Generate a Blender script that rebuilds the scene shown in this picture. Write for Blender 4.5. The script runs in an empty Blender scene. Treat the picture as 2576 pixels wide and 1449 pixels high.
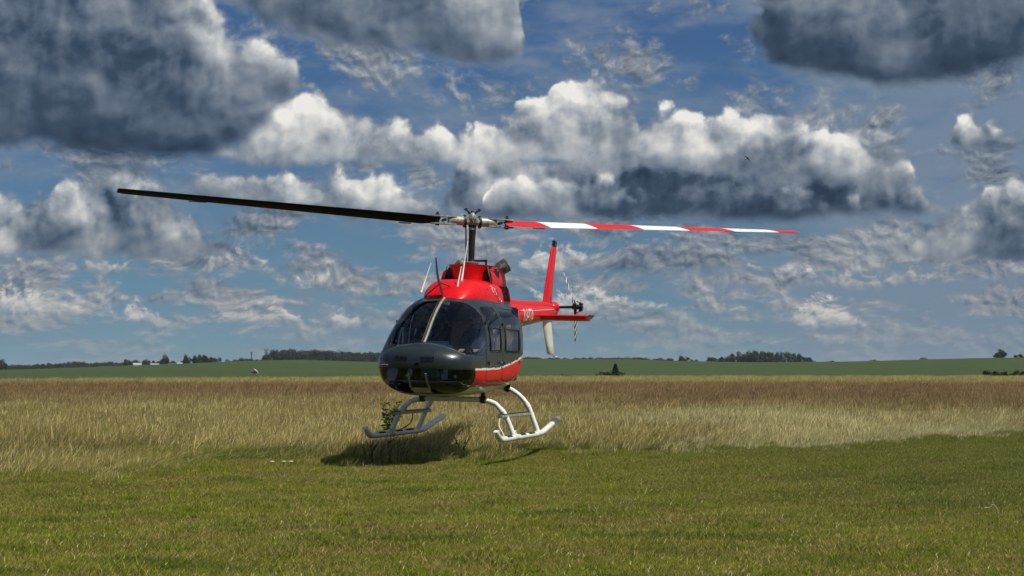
import bpy, bmesh, math, random
import numpy as np
from mathutils import Vector, Matrix

random.seed(7)
rng = np.random.default_rng(11)
SC = bpy.context.scene
COL = SC.collection
R = math.radians

# ------------------------------------------------------------------ camera
EYE = 1.30            # camera height above the meadow
FPX = 4700.0          # focal length in pixels of a 2576 px wide frame
HOR = 930.0           # row of the level horizon in that frame (1449 rows)
cam_data = bpy.data.cameras.new('camera')
cam = bpy.data.objects.new('camera', cam_data)
COL.objects.link(cam)
cam_data.sensor_width = 36.0
cam_data.lens = 36.0 * FPX / 2576.0
cam_data.clip_start = 0.1
cam_data.clip_end = 20000
cam.location = (0, 0, EYE)
cam.rotation_euler = (R(90) + math.atan((HOR - 724.5) / FPX), 0, 0)
SC.camera = cam

# ------------------------------------------------------------------ view
SC.view_settings.view_transform = 'Standard'
SC.view_settings.look = 'None'
SC.view_settings.exposure = 0.0
SC.view_settings.gamma = 1.0
SC.view_settings.use_curve_mapping = False
SC.render.engine = 'CYCLES'
SC.cycles.use_denoising = True
SC.cycles.max_bounces = 8
SC.cycles.transparent_max_bounces = 12
SC.cycles.volume_bounces = 0
SC.cycles.use_adaptive_sampling = True
SC.cycles.adaptive_threshold = 0.012
SC.cycles.adaptive_min_samples = 8

# ------------------------------------------------------------------ sun
SUN = Vector((0.48, -0.26, 0.84)).normalized()      # towards the sun
SUN_EL = math.asin(SUN.z)
SUN_AZ = math.atan2(SUN.x, SUN.y)                    # clockwise from +Y
sun_data = bpy.data.lights.new('sun', 'SUN')
sun_data.energy = 5.0
sun_data.angle = R(0.53)
sun_data.color = (1.0, 0.95, 0.86)
sun = bpy.data.objects.new('sun', sun_data)
COL.objects.link(sun)
sun.location = SUN * 60
sun.rotation_euler = SUN.to_track_quat('Z', 'Y').to_euler()


def lin(r, g, b):
    f = lambda c: (c / 255.0 / 12.92) if c <= 10.3 else ((c / 255.0 + 0.055) / 1.055) ** 2.4
    return (f(r), f(g), f(b))


# ------------------------------------------------------------------ node helper
class G:
    """small expression builder for shader node trees"""
    def __init__(self, tree):
        self.t = tree

    def node(self, kind, **props):
        n = self.t.nodes.new(kind)
        for k, v in props.items():
            setattr(n, k, v)
        return n

    def put(self, sock, v):
        if isinstance(v, bpy.types.NodeSocket):
            self.t.links.new(v, sock)
        elif v is not None:
            sock.default_value = v

    def m(self, op, a, b=None, c=None, clamp=False):
        n = self.node('ShaderNodeMath', operation=op, use_clamp=clamp)
        for s, v in zip(n.inputs, (a, b, c)):
            self.put(s, v)
        return n.outputs[0]

    def add(self, a, b): return self.m('ADD', a, b)
    def sub(self, a, b): return self.m('SUBTRACT', a, b)
    def mul(self, a, b): return self.m('MULTIPLY', a, b)
    def div(self, a, b): return self.m('DIVIDE', a, b)
    def mad(self, a, b, c): return self.m('MULTIPLY_ADD', a, b, c)

    def step(self, x, a, b, lo=0.0, hi=1.0):
        n = self.node('ShaderNodeMapRange', interpolation_type='SMOOTHSTEP')
        for k, v in zip((0, 1, 2, 3, 4), (x, a, b, lo, hi)):
            self.put(n.inputs[k], v)
        return n.outputs[0]

    def vec(self, x, y, z=0.0):
        n = self.node('ShaderNodeCombineXYZ')
        for s, v in zip(n.inputs, (x, y, z)):
            self.put(s, v)
        return n.outputs[0]

    def vm(self, op, a, b=None, c=None):
        n = self.node('ShaderNodeVectorMath', operation=op)
        vs = [s for s in n.inputs if s.type == 'VECTOR']
        for s, v in zip(vs, (a, b, c)):
            self.put(s, v)
        return n.outputs[0]

    def noise(self, v, scale, detail=4.0, rough=0.55, dist=0.0, dim='3D', color=False, lac=2.0):
        n = self.node('ShaderNodeTexNoise', noise_dimensions=dim)
        self.put(n.inputs['Vector'], v)
        self.put(n.inputs['Scale'], scale)
        n.inputs['Detail'].default_value = detail
        n.inputs['Roughness'].default_value = rough
        n.inputs['Lacunarity'].default_value = lac
        n.inputs['Distortion'].default_value = dist
        return n.outputs['Color' if color else 0]

    def voro(self, v, scale, detail=2.0, rough=0.5, dim='2D', smooth=0.6):
        n = self.node('ShaderNodeTexVoronoi', voronoi_dimensions=dim, feature='SMOOTH_F1')
        self.put(n.inputs['Vector'], v)
        n.inputs['Scale'].default_value = scale
        n.inputs['Detail'].default_value = detail
        n.inputs['Roughness'].default_value = rough
        n.inputs['Smoothness'].default_value = smooth
        return n.outputs['Distance']

    def mix(self, f, a, b):
        n = self.node('ShaderNodeMix', data_type='RGBA')
        self.put(n.inputs[0], f)
        for s, v in ((n.inputs[6], a), (n.inputs[7], b)):
            if isinstance(v, tuple):
                v = (*v[:3], 1.0)
            self.put(s, v)
        return n.outputs[2]

    def fmix(self, f, a, b):
        n = self.node('ShaderNodeMix', data_type='FLOAT')
        self.put(n.inputs[0], f)
        self.put(n.inputs[2], a)
        self.put(n.inputs[3], b)
        return n.outputs[0]

    def ramp(self, f, stops, interp='LINEAR'):
        n = self.node('ShaderNodeValToRGB')
        n.color_ramp.interpolation = interp
        els = n.color_ramp.elements
        while len(els) < len(stops):
            els.new(0.5)
        for e, (p, c) in zip(els, stops):
            e.position = p
            e.color = (*c[:3], 1.0)
        self.put(n.inputs[0], f)
        return n.outputs[0]


# ------------------------------------------------------------------ world: blue sky with cumulus
def build_world():
    w = bpy.data.worlds.new('World')
    SC.world = w
    w.use_nodes = True
    w.cycles.sampling_method = 'MANUAL'
    w.cycles.sample_map_resolution = 256
    t = w.node_tree
    t.nodes.clear()
    g = G(t)
    out = g.node('ShaderNodeOutputWorld')
    bg = g.node('ShaderNodeBackground')
    bg.inputs['Strength'].default_value = 0.1
    t.links.new(bg.outputs[0], out.inputs[0])
    sky = g.node('ShaderNodeTexSky', sky_type='NISHITA')
    sky.sun_disc = False
    sky.sun_elevation = SUN_EL
    sky.sun_rotation = SUN_AZ
    sky.air_density = 1.0
    sky.dust_density = 0.3
    sky.ozone_density = 3.0
    tc = g.node('ShaderNodeTexCoord')
    sep = g.node('ShaderNodeSeparateXYZ')
    t.links.new(tc.outputs['Generated'], sep.inputs[0])
    x, y, z = sep.outputs
    # U: azimuth, V: elevation, both as angle x 4.7 (1 unit = about 12 degrees)
    U = g.mul(g.m('ARCTAN2', x, y), FPX / 1000)
    V = g.m('MAXIMUM', g.mul(g.m('ARCSINE', z), FPX / 1000), 0.0)
    P = g.vec(U, V, 0.0)
    wv = g.vm('SUBTRACT', g.noise(P, 4.0, 3, 0.5, dim='2D', color=True), (0.5, 0.5, 0.5))
    Pw = g.vm('MULTIPLY_ADD', wv, (0.14, 0.11, 0.0), P)

    def billow(q, s):
        b = g.voro(q, s, 2.4, 0.50, smooth=0.35)
        n = g.noise(q, s * 1.1, 6, 0.54, dim='2D')
        return g.add(g.mad(b, -0.95, 0.46), g.mad(n, 1.1, -0.55))

    B = billow(Pw, 6.0)
    Bs = billow(g.vm('ADD', Pw, (0.020, 0.036, 0.0)), 6.0)
    Nl = g.mad(g.noise(g.vm('ADD', P, (7.3, 2.1, 0)), 3.0, 3, 0.5, dim='2D'), 1.0, -0.5)
    Nls = g.mad(g.noise(g.vm('ADD', P, (7.36, 2.20, 0)), 3.0, 3, 0.5, dim='2D'), 1.0, -0.5)
    emb = g.mad(g.sub(Nl, Nls), 1.3, g.mul(g.sub(B, Bs), 0.9))      # lit from the upper right
    # finer set for the small clouds low down
    Pf = g.vm('MULTIPLY', Pw, (1.0, 1.5, 1.0))
    Bf = g.mad(g.noise(Pf, 19.0, 6, 0.62, dim='2D'), 2.4, -1.2)
    Bfs = g.mad(g.noise(g.vm('ADD', Pf, (0.008, 0.018, 0.0)), 19.0, 6, 0.62, dim='2D'), 2.4, -1.2)
    embf = g.sub(Bf, Bfs)
    Bx = g.mad(g.noise(P, 15.0, 5, 0.58, dim='2D'), 1.6, -0.8)
    Bxs = g.mad(g.noise(g.vm('ADD', P, (0.010, 0.018, 0.0)), 15.0, 5, 0.58, dim='2D'), 1.6, -0.8)
    Bd = g.mad(Bx, 0.42, B)
    embd = g.mad(g.sub(Bx, Bxs), 0.50, emb)

    # scattered small cloud all round, flattened towards the horizon
    Pg = g.vec(U, g.mul(g.m('LOGARITHM', g.add(V, 0.12), math.e), 1.1), 0.0)
    gen = g.noise(Pg, 3.6, 6, 0.58, dim='2D')
    gd = g.add(g.mad(Bf, 0.07, gen), g.step(V, 0.30, 0.75, 0.02, -0.05))
    A = g.step(gd, 0.445, 0.60)
    T = g.add(g.mad(embf, 0.30, 0.45), g.mad(Nl, 0.35, 0.0))

    # rows of clouds: column -> (top row, base row, light) of each bank, far rows first
    Ur = g.mad(U, 1 / 4.0, 0.5)                          # -2..2 -> 0..1
    def bank(pts, fine, rag, edge, tb, tt, jit, relief=1.0):
        nonlocal A, T
        b, e = (Bf, embf) if fine else (Bd, embd)
        uu = g.mad(Bf if fine else B, jit, Ur)
        st = []
        for px, top, base, lt in pts:
            u = math.atan((px - 1288) / FPX) * FPX / 1000
            st.append((u / 4.0 + 0.5, ((HOR - top) / 1300, (HOR - base - (0 if fine else 24)) / 1300, lt)))
        sp = g.node('ShaderNodeSeparateColor')
        t.links.new(g.ramp(uu, st), sp.inputs[0])
        top = g.mad(sp.outputs[0], 1.3, 0.0)
        base = g.mad(sp.outputs[1], 1.3, 0.0)
        up = g.sub(V, base)
        d1 = g.mad(b, rag, g.sub(top, V))
        d2 = g.mad(b, rag * 0.22, g.mul(up, 1.15))
        a = g.step(g.m('MINIMUM', d1, d2), 0.0, edge)
        ty = g.div(up, g.m('MAXIMUM', g.sub(top, base), 0.02))
        ty = g.m('MINIMUM', g.m('MAXIMUM', ty, -0.2), 1.2)
        tone = g.mad(g.mad(Nl, 0.7, ty), tt - tb, tb)
        tone = g.add(tone, g.sub(sp.outputs[2], 0.5))
        gain = 0.32 if fine else g.m('MULTIPLY_ADD', ty, 0.72 * relief, 0.22 * relief, clamp=True)
        tone = g.mad(e, gain, tone)
        T = g.fmix(a, T, tone)
        A = g.m('MAXIMUM', A, a)

    low1 = [(-300, 790, 800, .5), (0, 730, 803, .6), (60, 715, 806, .65), (140, 735, 806, .6), (215, 790, 800, .5), (270, 830, 800, .5), (290, 770, 815, .6),
            (340, 745, 824, .62), (430, 800, 824, .5), (470, 850, 800, .5), (560, 795, 822, .5), (640, 770, 822, .55), (740, 780, 822, .6), (830, 815, 822, .5), (860, 775, 820, .65), (895, 770, 822, .65),
            (930, 860, 820, .5), (1300, 850, 800, .5), (1340, 735, 790, .55), (1450, 720, 790, .6), (1560, 735, 785, .6), (1720, 785, 790, .5), (1760, 830, 780, .5), (1990, 800, 800, .5), (2020, 750, 838, .6), (2090, 745, 838, .65), (2200, 836, 838, .5), (2260, 860, 820, .5), (2340, 816, 836, .5), (2420, 834, 836, .5), (2480, 880, 830, .5)]
    bank(low1, True, 0.050, 0.030, .46, .66, 0.004)
    low2 = [(-300, 650, 705, .45), (0, 648, 703, .45), (150, 646, 706, .45), (300, 650, 700, .5), (430, 660, 690, .5), (480, 720, 690, .5), (520, 645, 690, .55), (600, 630, 695, .55), (690, 655, 700, .5), (720, 690, 728, .55), (800, 672, 728, .6), (880, 715, 728, .5), (920, 760, 720, .5),
            (1270, 700, 680, .5), (1310, 640, 690, .6), (1400, 590, 700, .6), (1470, 630, 690, .5), (1560, 600, 700, .35), (1700, 590, 700, .33), (1820, 600, 690, .36), (1880, 650, 690, .4), (1960, 690, 720, .5), (2100, 680, 735, .5), (2220, 690, 740, .5), (2300, 660, 725, .45), (2576, 655, 720, .45), (2900, 655, 720, .45)]
    bank(low2, True, 0.055, 0.035, .40, .64, 0.004)
    mid3 = [(-300, 440, 650, .5), (0, 450, 650, .62), (40, 470, 650, .62), (90, 500, 650, .5), (150, 425, 650, .42), (300, 410, 652, .42), (400, 425, 652, .5), (450, 480, 652, .55), (520, 555, 650, .55), (620, 610, 650, .5), (670, 660, 640, .5), (720, 760, 640, .5),
            (2090, 700, 600, .5), (2130, 600, 625, .45), (2180, 575, 640, .45), (2270, 560, 652, .5), (2340, 510, 655, .42), (2420, 480, 658, .38), (2500, 440, 658, .4), (2576, 420, 655, .42), (2900, 420, 650, .45)]
    bank(mid3, False, 0.090, 0.042, .34, .74, 0.005)
    grey = [(1000, 560, 500, .5), (1100, 400, 545, .5), (1180, 340, 552, .48), (1300, 310, 557, .5), (1500, 310, 560, .5), (1700, 320, 564, .46), (1900, 300, 566, .46), (2100, 310, 560, .5),
            (2220, 340, 556, .55), (2270, 385, 560, .6), (2310, 440, 560, .62), (2390, 600, 500, .5)]
    bank(grey, False, 0.105, 0.060, .13, .56, 0.006)
    greyl = [(-400, 400, 470, .5), (0, 390, 450, .5), (300, 390, 440, .5), (480, 400, 490, .5), (700, 400, 545, .48), (900, 400, 560, .48), (1050, 400, 565, .5), (1140, 430, 560, .5), (1200, 620, 520, .5)]
    bank(greyl, False, 0.10, 0.07, .24, .52, 0.006)
    mid4 = [(380, 560, 470, .5), (430, 440, 480, .55), (520, 412, 500, .58), (640, 420, 512, .55), (780, 405, 518, .62), (870, 425, 518, .6), (970, 415, 520, .62), (1050, 430, 520, .6), (1110, 475, 525, .5), (1150, 600, 520, .5), (1200, 600, 500, .5), (1240, 420, 495, .38), (1400, 400, 500, .42), (1540, 430, 500, .46), (1600, 480, 500, .4), (1640, 600, 480, .5),
            (1900, 600, 500, .5), (1940, 470, 520, .36), (2060, 450, 530, .38), (2160, 480, 530, .36), (2200, 600, 500, .5)]
    bank(mid4, False, 0.080, 0.036, .38, .78, 0.005)
    mid5 = [(470, 460, 390, .5), (520, 330, 400, .62), (600, 260, 415, .7), (700, 205, 415, .68), (785, 190, 412, .6), (840, 225, 400, .55), (940, 255, 405, .55), (1050, 300, 405, .55), (1100, 262, 405, .6), (1170, 280, 405, .55), (1280, 270, 405, .55), (1310, 200, 410, .6), (1345, 225, 410, .55), (1385, 165, 410, .65), (1425, 148, 412, .68),
            (1460, 175, 415, .6), (1520, 172, 420, .6), (1565, 205, 420, .55), (1600, 262, 420, .6), (1680, 250, 425, .62), (1800, 265, 440, .5), (1920, 242, 455, .45), (2020, 262, 465, .5), (2120, 285, 470, .48), (2220, 330, 472, .48), (2290, 390, 465, .55), (2330, 520, 440, .5), (2370, 345, 372, .3), (2450, 300, 380, .32), (2540, 330, 385, .3), (2620, 420, 370, .4)]
    bank(mid5, False, 0.095, 0.034, .36, .88, 0.006)
    topA = [(-500, -300, 395, .45), (0, -250, 398, .44), (250, -200, 402, .42), (420, -120, 412, .40), (520, -20, 412, .46), (590, 40, 380, .56), (680, 90, 300, .6), (740, 130, 240, .62), (790, 300, 200, .5),
            (1820, 200, 100, .5), (1850, 60, 70, .6), (1890, -40, 120, .52), (1960, -150, 180, .42), (2060, -220, 222, .40), (2200, -260, 240, .38), (2350, -260, 238, .42), (2460, -240, 215, .52), (2576, -220, 195, .55), (3000, -220, 190, .5)]
    bank(topA, False, 0.125, 0.060, .12, .66, 0.007, 0.62)
    topB = [(470, 100, 20, .5), (560, -40, 20, .5), (660, -120, 75, .45), (760, -160, 112, .42), (900, -180, 126, .42), (1040, -180, 140, .44), (1150, -160, 168, .48), (1260, -120, 172, .56), (1300, -60, 150, .6), (1335, 160, 60, .5)]
    bank(topB, False, 0.115, 0.055, .20, .56, 0.007, 0.62)

    ccol = g.ramp(T, [(0.0, lin(40, 54, 74)), (0.15, lin(58, 74, 94)), (0.32, lin(96, 110, 127)), (0.50, lin(134, 143, 153)),
                      (0.68, lin(174, 179, 184)), (0.85, lin(212, 212, 208)), (1.0, lin(238, 236, 229))])
    # veil of thin high cloud over the blue
    veil = g.step(g.add(g.noise(g.vm('MULTIPLY', P, (0.8, 2.4, 1)), 3.4, 5, 0.6, dim='2D'), g.step(U, 0.3, 1.1, 0.0, 0.26)), 0.40, 0.78, 0.08, 0.85)
    tint = g.ramp(V, [(0.0, (.29, .52, .84)), (0.08, (.25, .44, .70)), (0.18, (.22, .377, .58)), (0.33, (.23, .355, .51)), (0.53, (.205, .33, .49)), (0.92, (.175, .30, .48))])
    blue = g.vm('MULTIPLY', sky.outputs[0], tint)
    t10 = (10.0, 10.0, 10.0)
    base = g.mix(veil, blue, tuple(c * 10 for c in lin(118, 135, 155)))
    cl = g.vm('MULTIPLY', ccol, t10)
    # far clouds sink into warm low air
    far = g.step(V, 0.0, 0.42, 0.55, 0.0)
    cl = g.mix(far, cl, g.vm('MULTIPLY', g.ramp(T, [(0.25, lin(112, 132, 148)), (0.8, lin(216, 202, 186))]), t10))
    A = g.mul(A, g.step(V, 0.02, 0.20, 0.30, 0.97))
    t.links.new(g.mix(A, base, cl), bg.inputs['Color'])


build_world()

# ------------------------------------------------------------------ object helpers
def meta(o, label=None, cat=None, group=None, kind=None):
    if label: o['label'] = label
    if cat: o['category'] = cat
    if group: o['group'] = group
    if kind: o['kind'] = kind
    return o


def empty(name, loc=(0, 0, 0), rot=(0, 0, 0)):
    o = bpy.data.objects.new(name, None)
    o.empty_display_size = 0.2
    o.location = loc
    o.rotation_euler = rot
    COL.objects.link(o)
    return o


def mesh_obj(name, verts, faces, mats, parent=None, smooth=True, fmat=None, angle=None):
    me = bpy.data.meshes.new(name)
    if isinstance(verts, np.ndarray) and isinstance(faces, np.ndarray):
        nv, nf, k = len(verts), len(faces), faces.shape[1]
        me.vertices.add(nv)
        me.vertices.foreach_set('co', np.ascontiguousarray(verts, dtype=np.float32).ravel())
        me.loops.add(nf * k)
        me.loops.foreach_set('vertex_index', np.ascontiguousarray(faces, dtype=np.int32).ravel())
        me.polygons.add(nf)
        me.polygons.foreach_set('loop_start', np.arange(0, nf * k, k, dtype=np.int32))
        me.polygons.foreach_set('loop_total', np.full(nf, k, dtype=np.int32))
        me.update(calc_edges=True)
    else:
        me.from_pydata([tuple(map(float, v)) for v in verts], [], [tuple(map(int, f)) for f in faces])
    if not isinstance(mats, (list, tuple)):
        mats = [mats]
    for m in mats:
        me.materials.append(m)
    if fmat is not None:
        me.polygons.foreach_set('material_index', np.asarray(fmat, dtype=np.int32))
    me.polygons.foreach_set('use_smooth', np.full(len(me.polygons), bool(smooth)))
    me.update()
    if angle is not None:
        try:
            me.set_sharp_from_angle(angle=R(angle))
        except Exception:
            pass
    o = bpy.data.objects.new(name, me)
    COL.objects.link(o)
    if parent is not None:
        o.parent = parent
    return o


class MB:
    """collects shapes for one mesh"""
    def __init__(self):
        self.v = []
        self.f = []

    def add(self, v, f):
        n = len(self.v)
        self.v += [tuple(p) for p in v]
        self.f += [tuple(i + n for i in q) for q in f]
        return self

    def rings(self, rings, cap=True, closed=True):
        n = len(rings[0])
        v = [p for r in rings for p in r]
        f = []
        for i in range(len(rings) - 1):
            for j in range(n if closed else n - 1):
                k = (j + 1) % n
                f.append((i * n + j, i * n + k, (i + 1) * n + k, (i + 1) * n + j))
        if cap:
            f.append(tuple(reversed(range(n))))
            f.append(tuple((len(rings) - 1) * n + j for j in range(n)))
        return self.add(v, f)

    def tube(self, pts, rad, seg=12, cap=True, flat=1.0):
        pts = [Vector(p) for p in pts]
        rads = rad if isinstance(rad, (list, tuple)) else [rad] * len(pts)
        rings = []
        up = None
        for i, p in enumerate(pts):
            d = (pts[min(i + 1, len(pts) - 1)] - pts[max(i - 1, 0)]).normalized()
            if up is None:
                up = Vector((0, 0, 1)) if abs(d.z) < 0.9 else Vector((1, 0, 0))
            a = d.cross(up)
            if a.length < 1e-6:
                a = d.cross(Vector((0, 1, 0)))
            a.normalize()
            b = a.cross(d).normalized()
            up = b
            r = rads[i]
            rings.append([p + a * (r * math.cos(t)) + b * (r * flat * math.sin(t)) for t in [2 * math.pi * j / seg for j in range(seg)]])
        return self.rings(rings, cap)

    def box(self, c, s, rot=None, bev=0.0):
        bm = bmesh.new()
        bmesh.ops.create_cube(bm, size=1.0)
        for v in bm.verts:
            v.co = Vector((v.co.x * s[0], v.co.y * s[1], v.co.z * s[2]))
        if bev > 0:
            bmesh.ops.bevel(bm, geom=bm.edges[:], offset=bev, segments=2, affect='EDGES')
        M = Matrix.Translation(c)
        if rot is not None:
            M = M @ (rot.to_4x4() if isinstance(rot, Matrix) else Matrix.Rotation(rot[2], 4, 'Z') @ Matrix.Rotation(rot[1], 4, 'Y') @ Matrix.Rotation(rot[0], 4, 'X'))
        bm.verts.index_update()
        self.add([M @ v.co for v in bm.verts], [[v.index for v in f.verts] for f in bm.faces])
        bm.free()
        return self

    def lathe(self, prof, axis_o, axis_d, seg=24, cap=True):
        d = Vector(axis_d).normalized()
        a = d.cross(Vector((0, 0, 1)) if abs(d.z) < 0.9 else Vector((1, 0, 0))).normalized()
        b = d.cross(a)
        o = Vector(axis_o)
        rings = [[o + d * t + a * (r * math.cos(2 * math.pi * j / seg)) + b * (r * math.sin(2 * math.pi * j / seg)) for j in range(seg)] for t, r in prof]
        return self.rings(rings, cap)

    def build(self, name, mat, parent=None, smooth=True, angle=40):
        return mesh_obj(name, self.v, self.f, mat, parent, smooth, angle=angle if smooth else None)


def spline(pts, n=8):
    """Catmull-Rom through points"""
    P = [Vector(p) for p in pts]
    out = []
    for i in range(len(P) - 1):
        a, b, c, d = P[max(i - 1, 0)], P[i], P[i + 1], P[min(i + 2, len(P) - 1)]
        for k in range(n):
            t = k / n
            out.append(0.5 * ((2 * b) + (c - a) * t + (2 * a - 5 * b + 4 * c - d) * t * t + (3 * b - a - 3 * c + d) * t ** 3))
    out.append(P[-1])
    return out


# ------------------------------------------------------------------ materials
def mat(name):
    m = bpy.data.materials.new(name)
    m.use_nodes = True
    t = m.node_tree
    b = t.nodes['Principled BSDF']
    return m, G(t), b


def paint(name, col, rough=0.3, coat=0.5, metal=0.0, dirt=0.12, scale=9.0, spec=0.5):
    m, g, b = mat(name)
    tc = g.node('ShaderNodeTexCoord')
    n = g.noise(tc.outputs['Object'], scale, 5, 0.6)
    n2 = g.noise(tc.outputs['Object'], scale * 9, 3, 0.6)
    f = g.step(n, 0.35, 0.75)
    dark = tuple(c * (1 - dirt * 1.6) for c in col)
    lite = tuple(min(1, c * (1 + dirt * 0.8)) for c in col)
    g.put(b.inputs['Base Color'], g.mix(f, dark, lite))
    g.put(b.inputs['Roughness'], g.mad(g.add(n, g.mul(n2, 0.5)), 0.22, rough - 0.13))
    b.inputs['Coat Weight'].default_value = coat
    b.inputs['Coat Roughness'].default_value = 0.08
    b.inputs['Metallic'].default_value = metal
    b.inputs['Specular IOR Level'].default_value = spec
    return m


def glass_mat(name, tint, refl_rough=0.02, ior=1.5):
    m, g, b = mat(name)
    t = m.node_tree
    t.nodes.remove(b)
    out = t.nodes['Material Output']
    tr = g.node('ShaderNodeBsdfTransparent')
    tr.inputs[0].default_value = (*tint, 1)
    gl = g.node('ShaderNodeBsdfGlossy')
    gl.inputs['Color'].default_value = (0.9, 0.95, 1.0, 1)
    tc = g.node('ShaderNodeTexCoord')
    g.put(gl.inputs['Roughness'], g.step(g.noise(tc.outputs['Object'], 5.0, 5, 0.6), 0.4, 0.8, refl_rough, refl_rough + 0.10))
    fr = g.node('ShaderNodeFresnel')
    fr.inputs[0].default_value = ior
    mx = g.node('ShaderNodeMixShader')
    t.links.new(fr.outputs[0], mx.inputs[0])
    t.links.new(tr.outputs[0], mx.inputs[1])
    t.links.new(gl.outputs[0], mx.inputs[2])
    t.links.new(mx.outputs[0], out.inputs[0])
    return m


M_RED = paint('red_paint', lin(214, 10, 20), 0.34, 0.10, dirt=0.10, spec=0.28)
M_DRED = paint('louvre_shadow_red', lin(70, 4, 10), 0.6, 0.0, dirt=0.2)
M_SEAL = paint('window_seal', (0.045, 0.05, 0.05), 0.5, 0.0, dirt=0.2)
M_SLATE = paint('slate_paint', lin(33, 43, 46), 0.30, 0.35, dirt=0.10, spec=0.4)
M_WHITE = paint('white_paint', (0.78, 0.77, 0.72), 0.38, 0.3, dirt=0.06)
M_SHADED_WHITE = paint('shaded_belly_white', (0.55, 0.53, 0.44), 0.45, 0.2, dirt=0.15)  # white toned down to beige: underside shade put into the colour
M_BLACK = paint('black_trim', (0.012, 0.013, 0.014), 0.5, 0.0, dirt=0.3)
M_STEEL = paint('grey_metal', (0.30, 0.30, 0.28), 0.42, 0.0, 0.55, dirt=0.25, scale=20)
M_DSTEEL = paint('dark_metal', (0.045, 0.045, 0.042), 0.40, 0.0, 0.6, dirt=0.3, scale=20)
M_GRIP = paint('grip_metal', (0.42, 0.42, 0.37), 0.45, 0.0, 0.2, dirt=0.25, scale=16)
M_EXH = paint('exhaust_metal', (0.42, 0.38, 0.32), 0.34, 0.0, 0.85, dirt=0.35, scale=12)
M_TRIM = paint('grey_trim', (0.30, 0.32, 0.31), 0.45, 0.0, dirt=0.2)
M_BEIGE = paint('post_beige', (0.30, 0.29, 0.23), 0.5, 0.0, dirt=0.15)
M_INT = paint('cabin_lining', (0.016, 0.028, 0.055), 0.8, 0.0, dirt=0.2)
M_SEAT = paint('seat_fabric', (0.05, 0.055, 0.07), 0.9, 0.0, dirt=0.3)
M_SEATB = paint('seat_leather', (0.34, 0.22, 0.15), 0.6, 0.0, dirt=0.2)
M_GLASS = glass_mat('clear_windscreen', (0.62, 0.78, 0.92), ior=1.4)
M_GLASSC = glass_mat('dark_chin_glass', (0.45, 0.52, 0.56))
M_GLASSD = glass_mat('door_glass', (0.82, 0.87, 0.90), 0.03, 1.28)
M_BLADE = paint('blade_black', (0.008, 0.009, 0.010), 0.75, 0.0, dirt=0.3, spec=0.15)
M_RUB = paint('tread_black', (0.02, 0.02, 0.02), 0.9, 0.0, dirt=0.3)


def stripe_blade(name, a, b, x0, w, slant, start, end=1e9, black=None):
    """paint bands along a blade; colour a and b alternate, black below"""
    m, g, bs = mat(name)
    tc = g.node('ShaderNodeTexCoord')
    sp = g.node('ShaderNodeSeparateXYZ')
    m.node_tree.links.new(tc.outputs['Object'], sp.inputs[0])
    s = g.div(g.sub(g.mad(sp.outputs[1], slant, sp.outputs[0]), x0), w)
    k = g.m('GREATER_THAN', g.m('FRACT', g.mul(s, 0.5)), 0.5)
    col = g.mix(k, a, b)
    n = g.noise(tc.outputs['Object'], 14.0, 4, 0.6)
    col = g.mix(g.step(n, 0.45, 0.8, 0.0, 0.35), col, (0.10, 0.09, 0.08))
    g.put(bs.inputs['Base Color'], col)
    bs.inputs['Roughness'].default_value = 0.4
    return m


M_ROTOR = stripe_blade('rotor_bands', lin(205, 30, 22), (0.80, 0.80, 0.76), 0.28, 0.715, 0.6, 0)
M_TROTOR = stripe_blade('tail_rotor_bands', (0.80, 0.80, 0.78), (0.012, 0.012, 0.013), 0.15, 0.085, -0.5, 0)

# ------------------------------------------------------------------ helicopter
# local frame: x forward, y to the pilot's left, z up from the skid soles, mast at the origin
PSI = R(13.0)
HELI_LOC = Vector((-0.650, 27.2, EYE - 0.972))
HELI_ROT = (R(-1.3), 0.0, -(math.pi / 2 + PSI))
heli = empty('helicopter', HELI_LOC, HELI_ROT)
meta(heli, 'red and dark slate light helicopter hovering just above the tall grass', 'helicopter')
HM = Matrix.Translation(HELI_LOC) @ Matrix.Rotation(HELI_ROT[2], 4, 'Z') @ Matrix.Rotation(HELI_ROT[0], 4, 'X')


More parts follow.
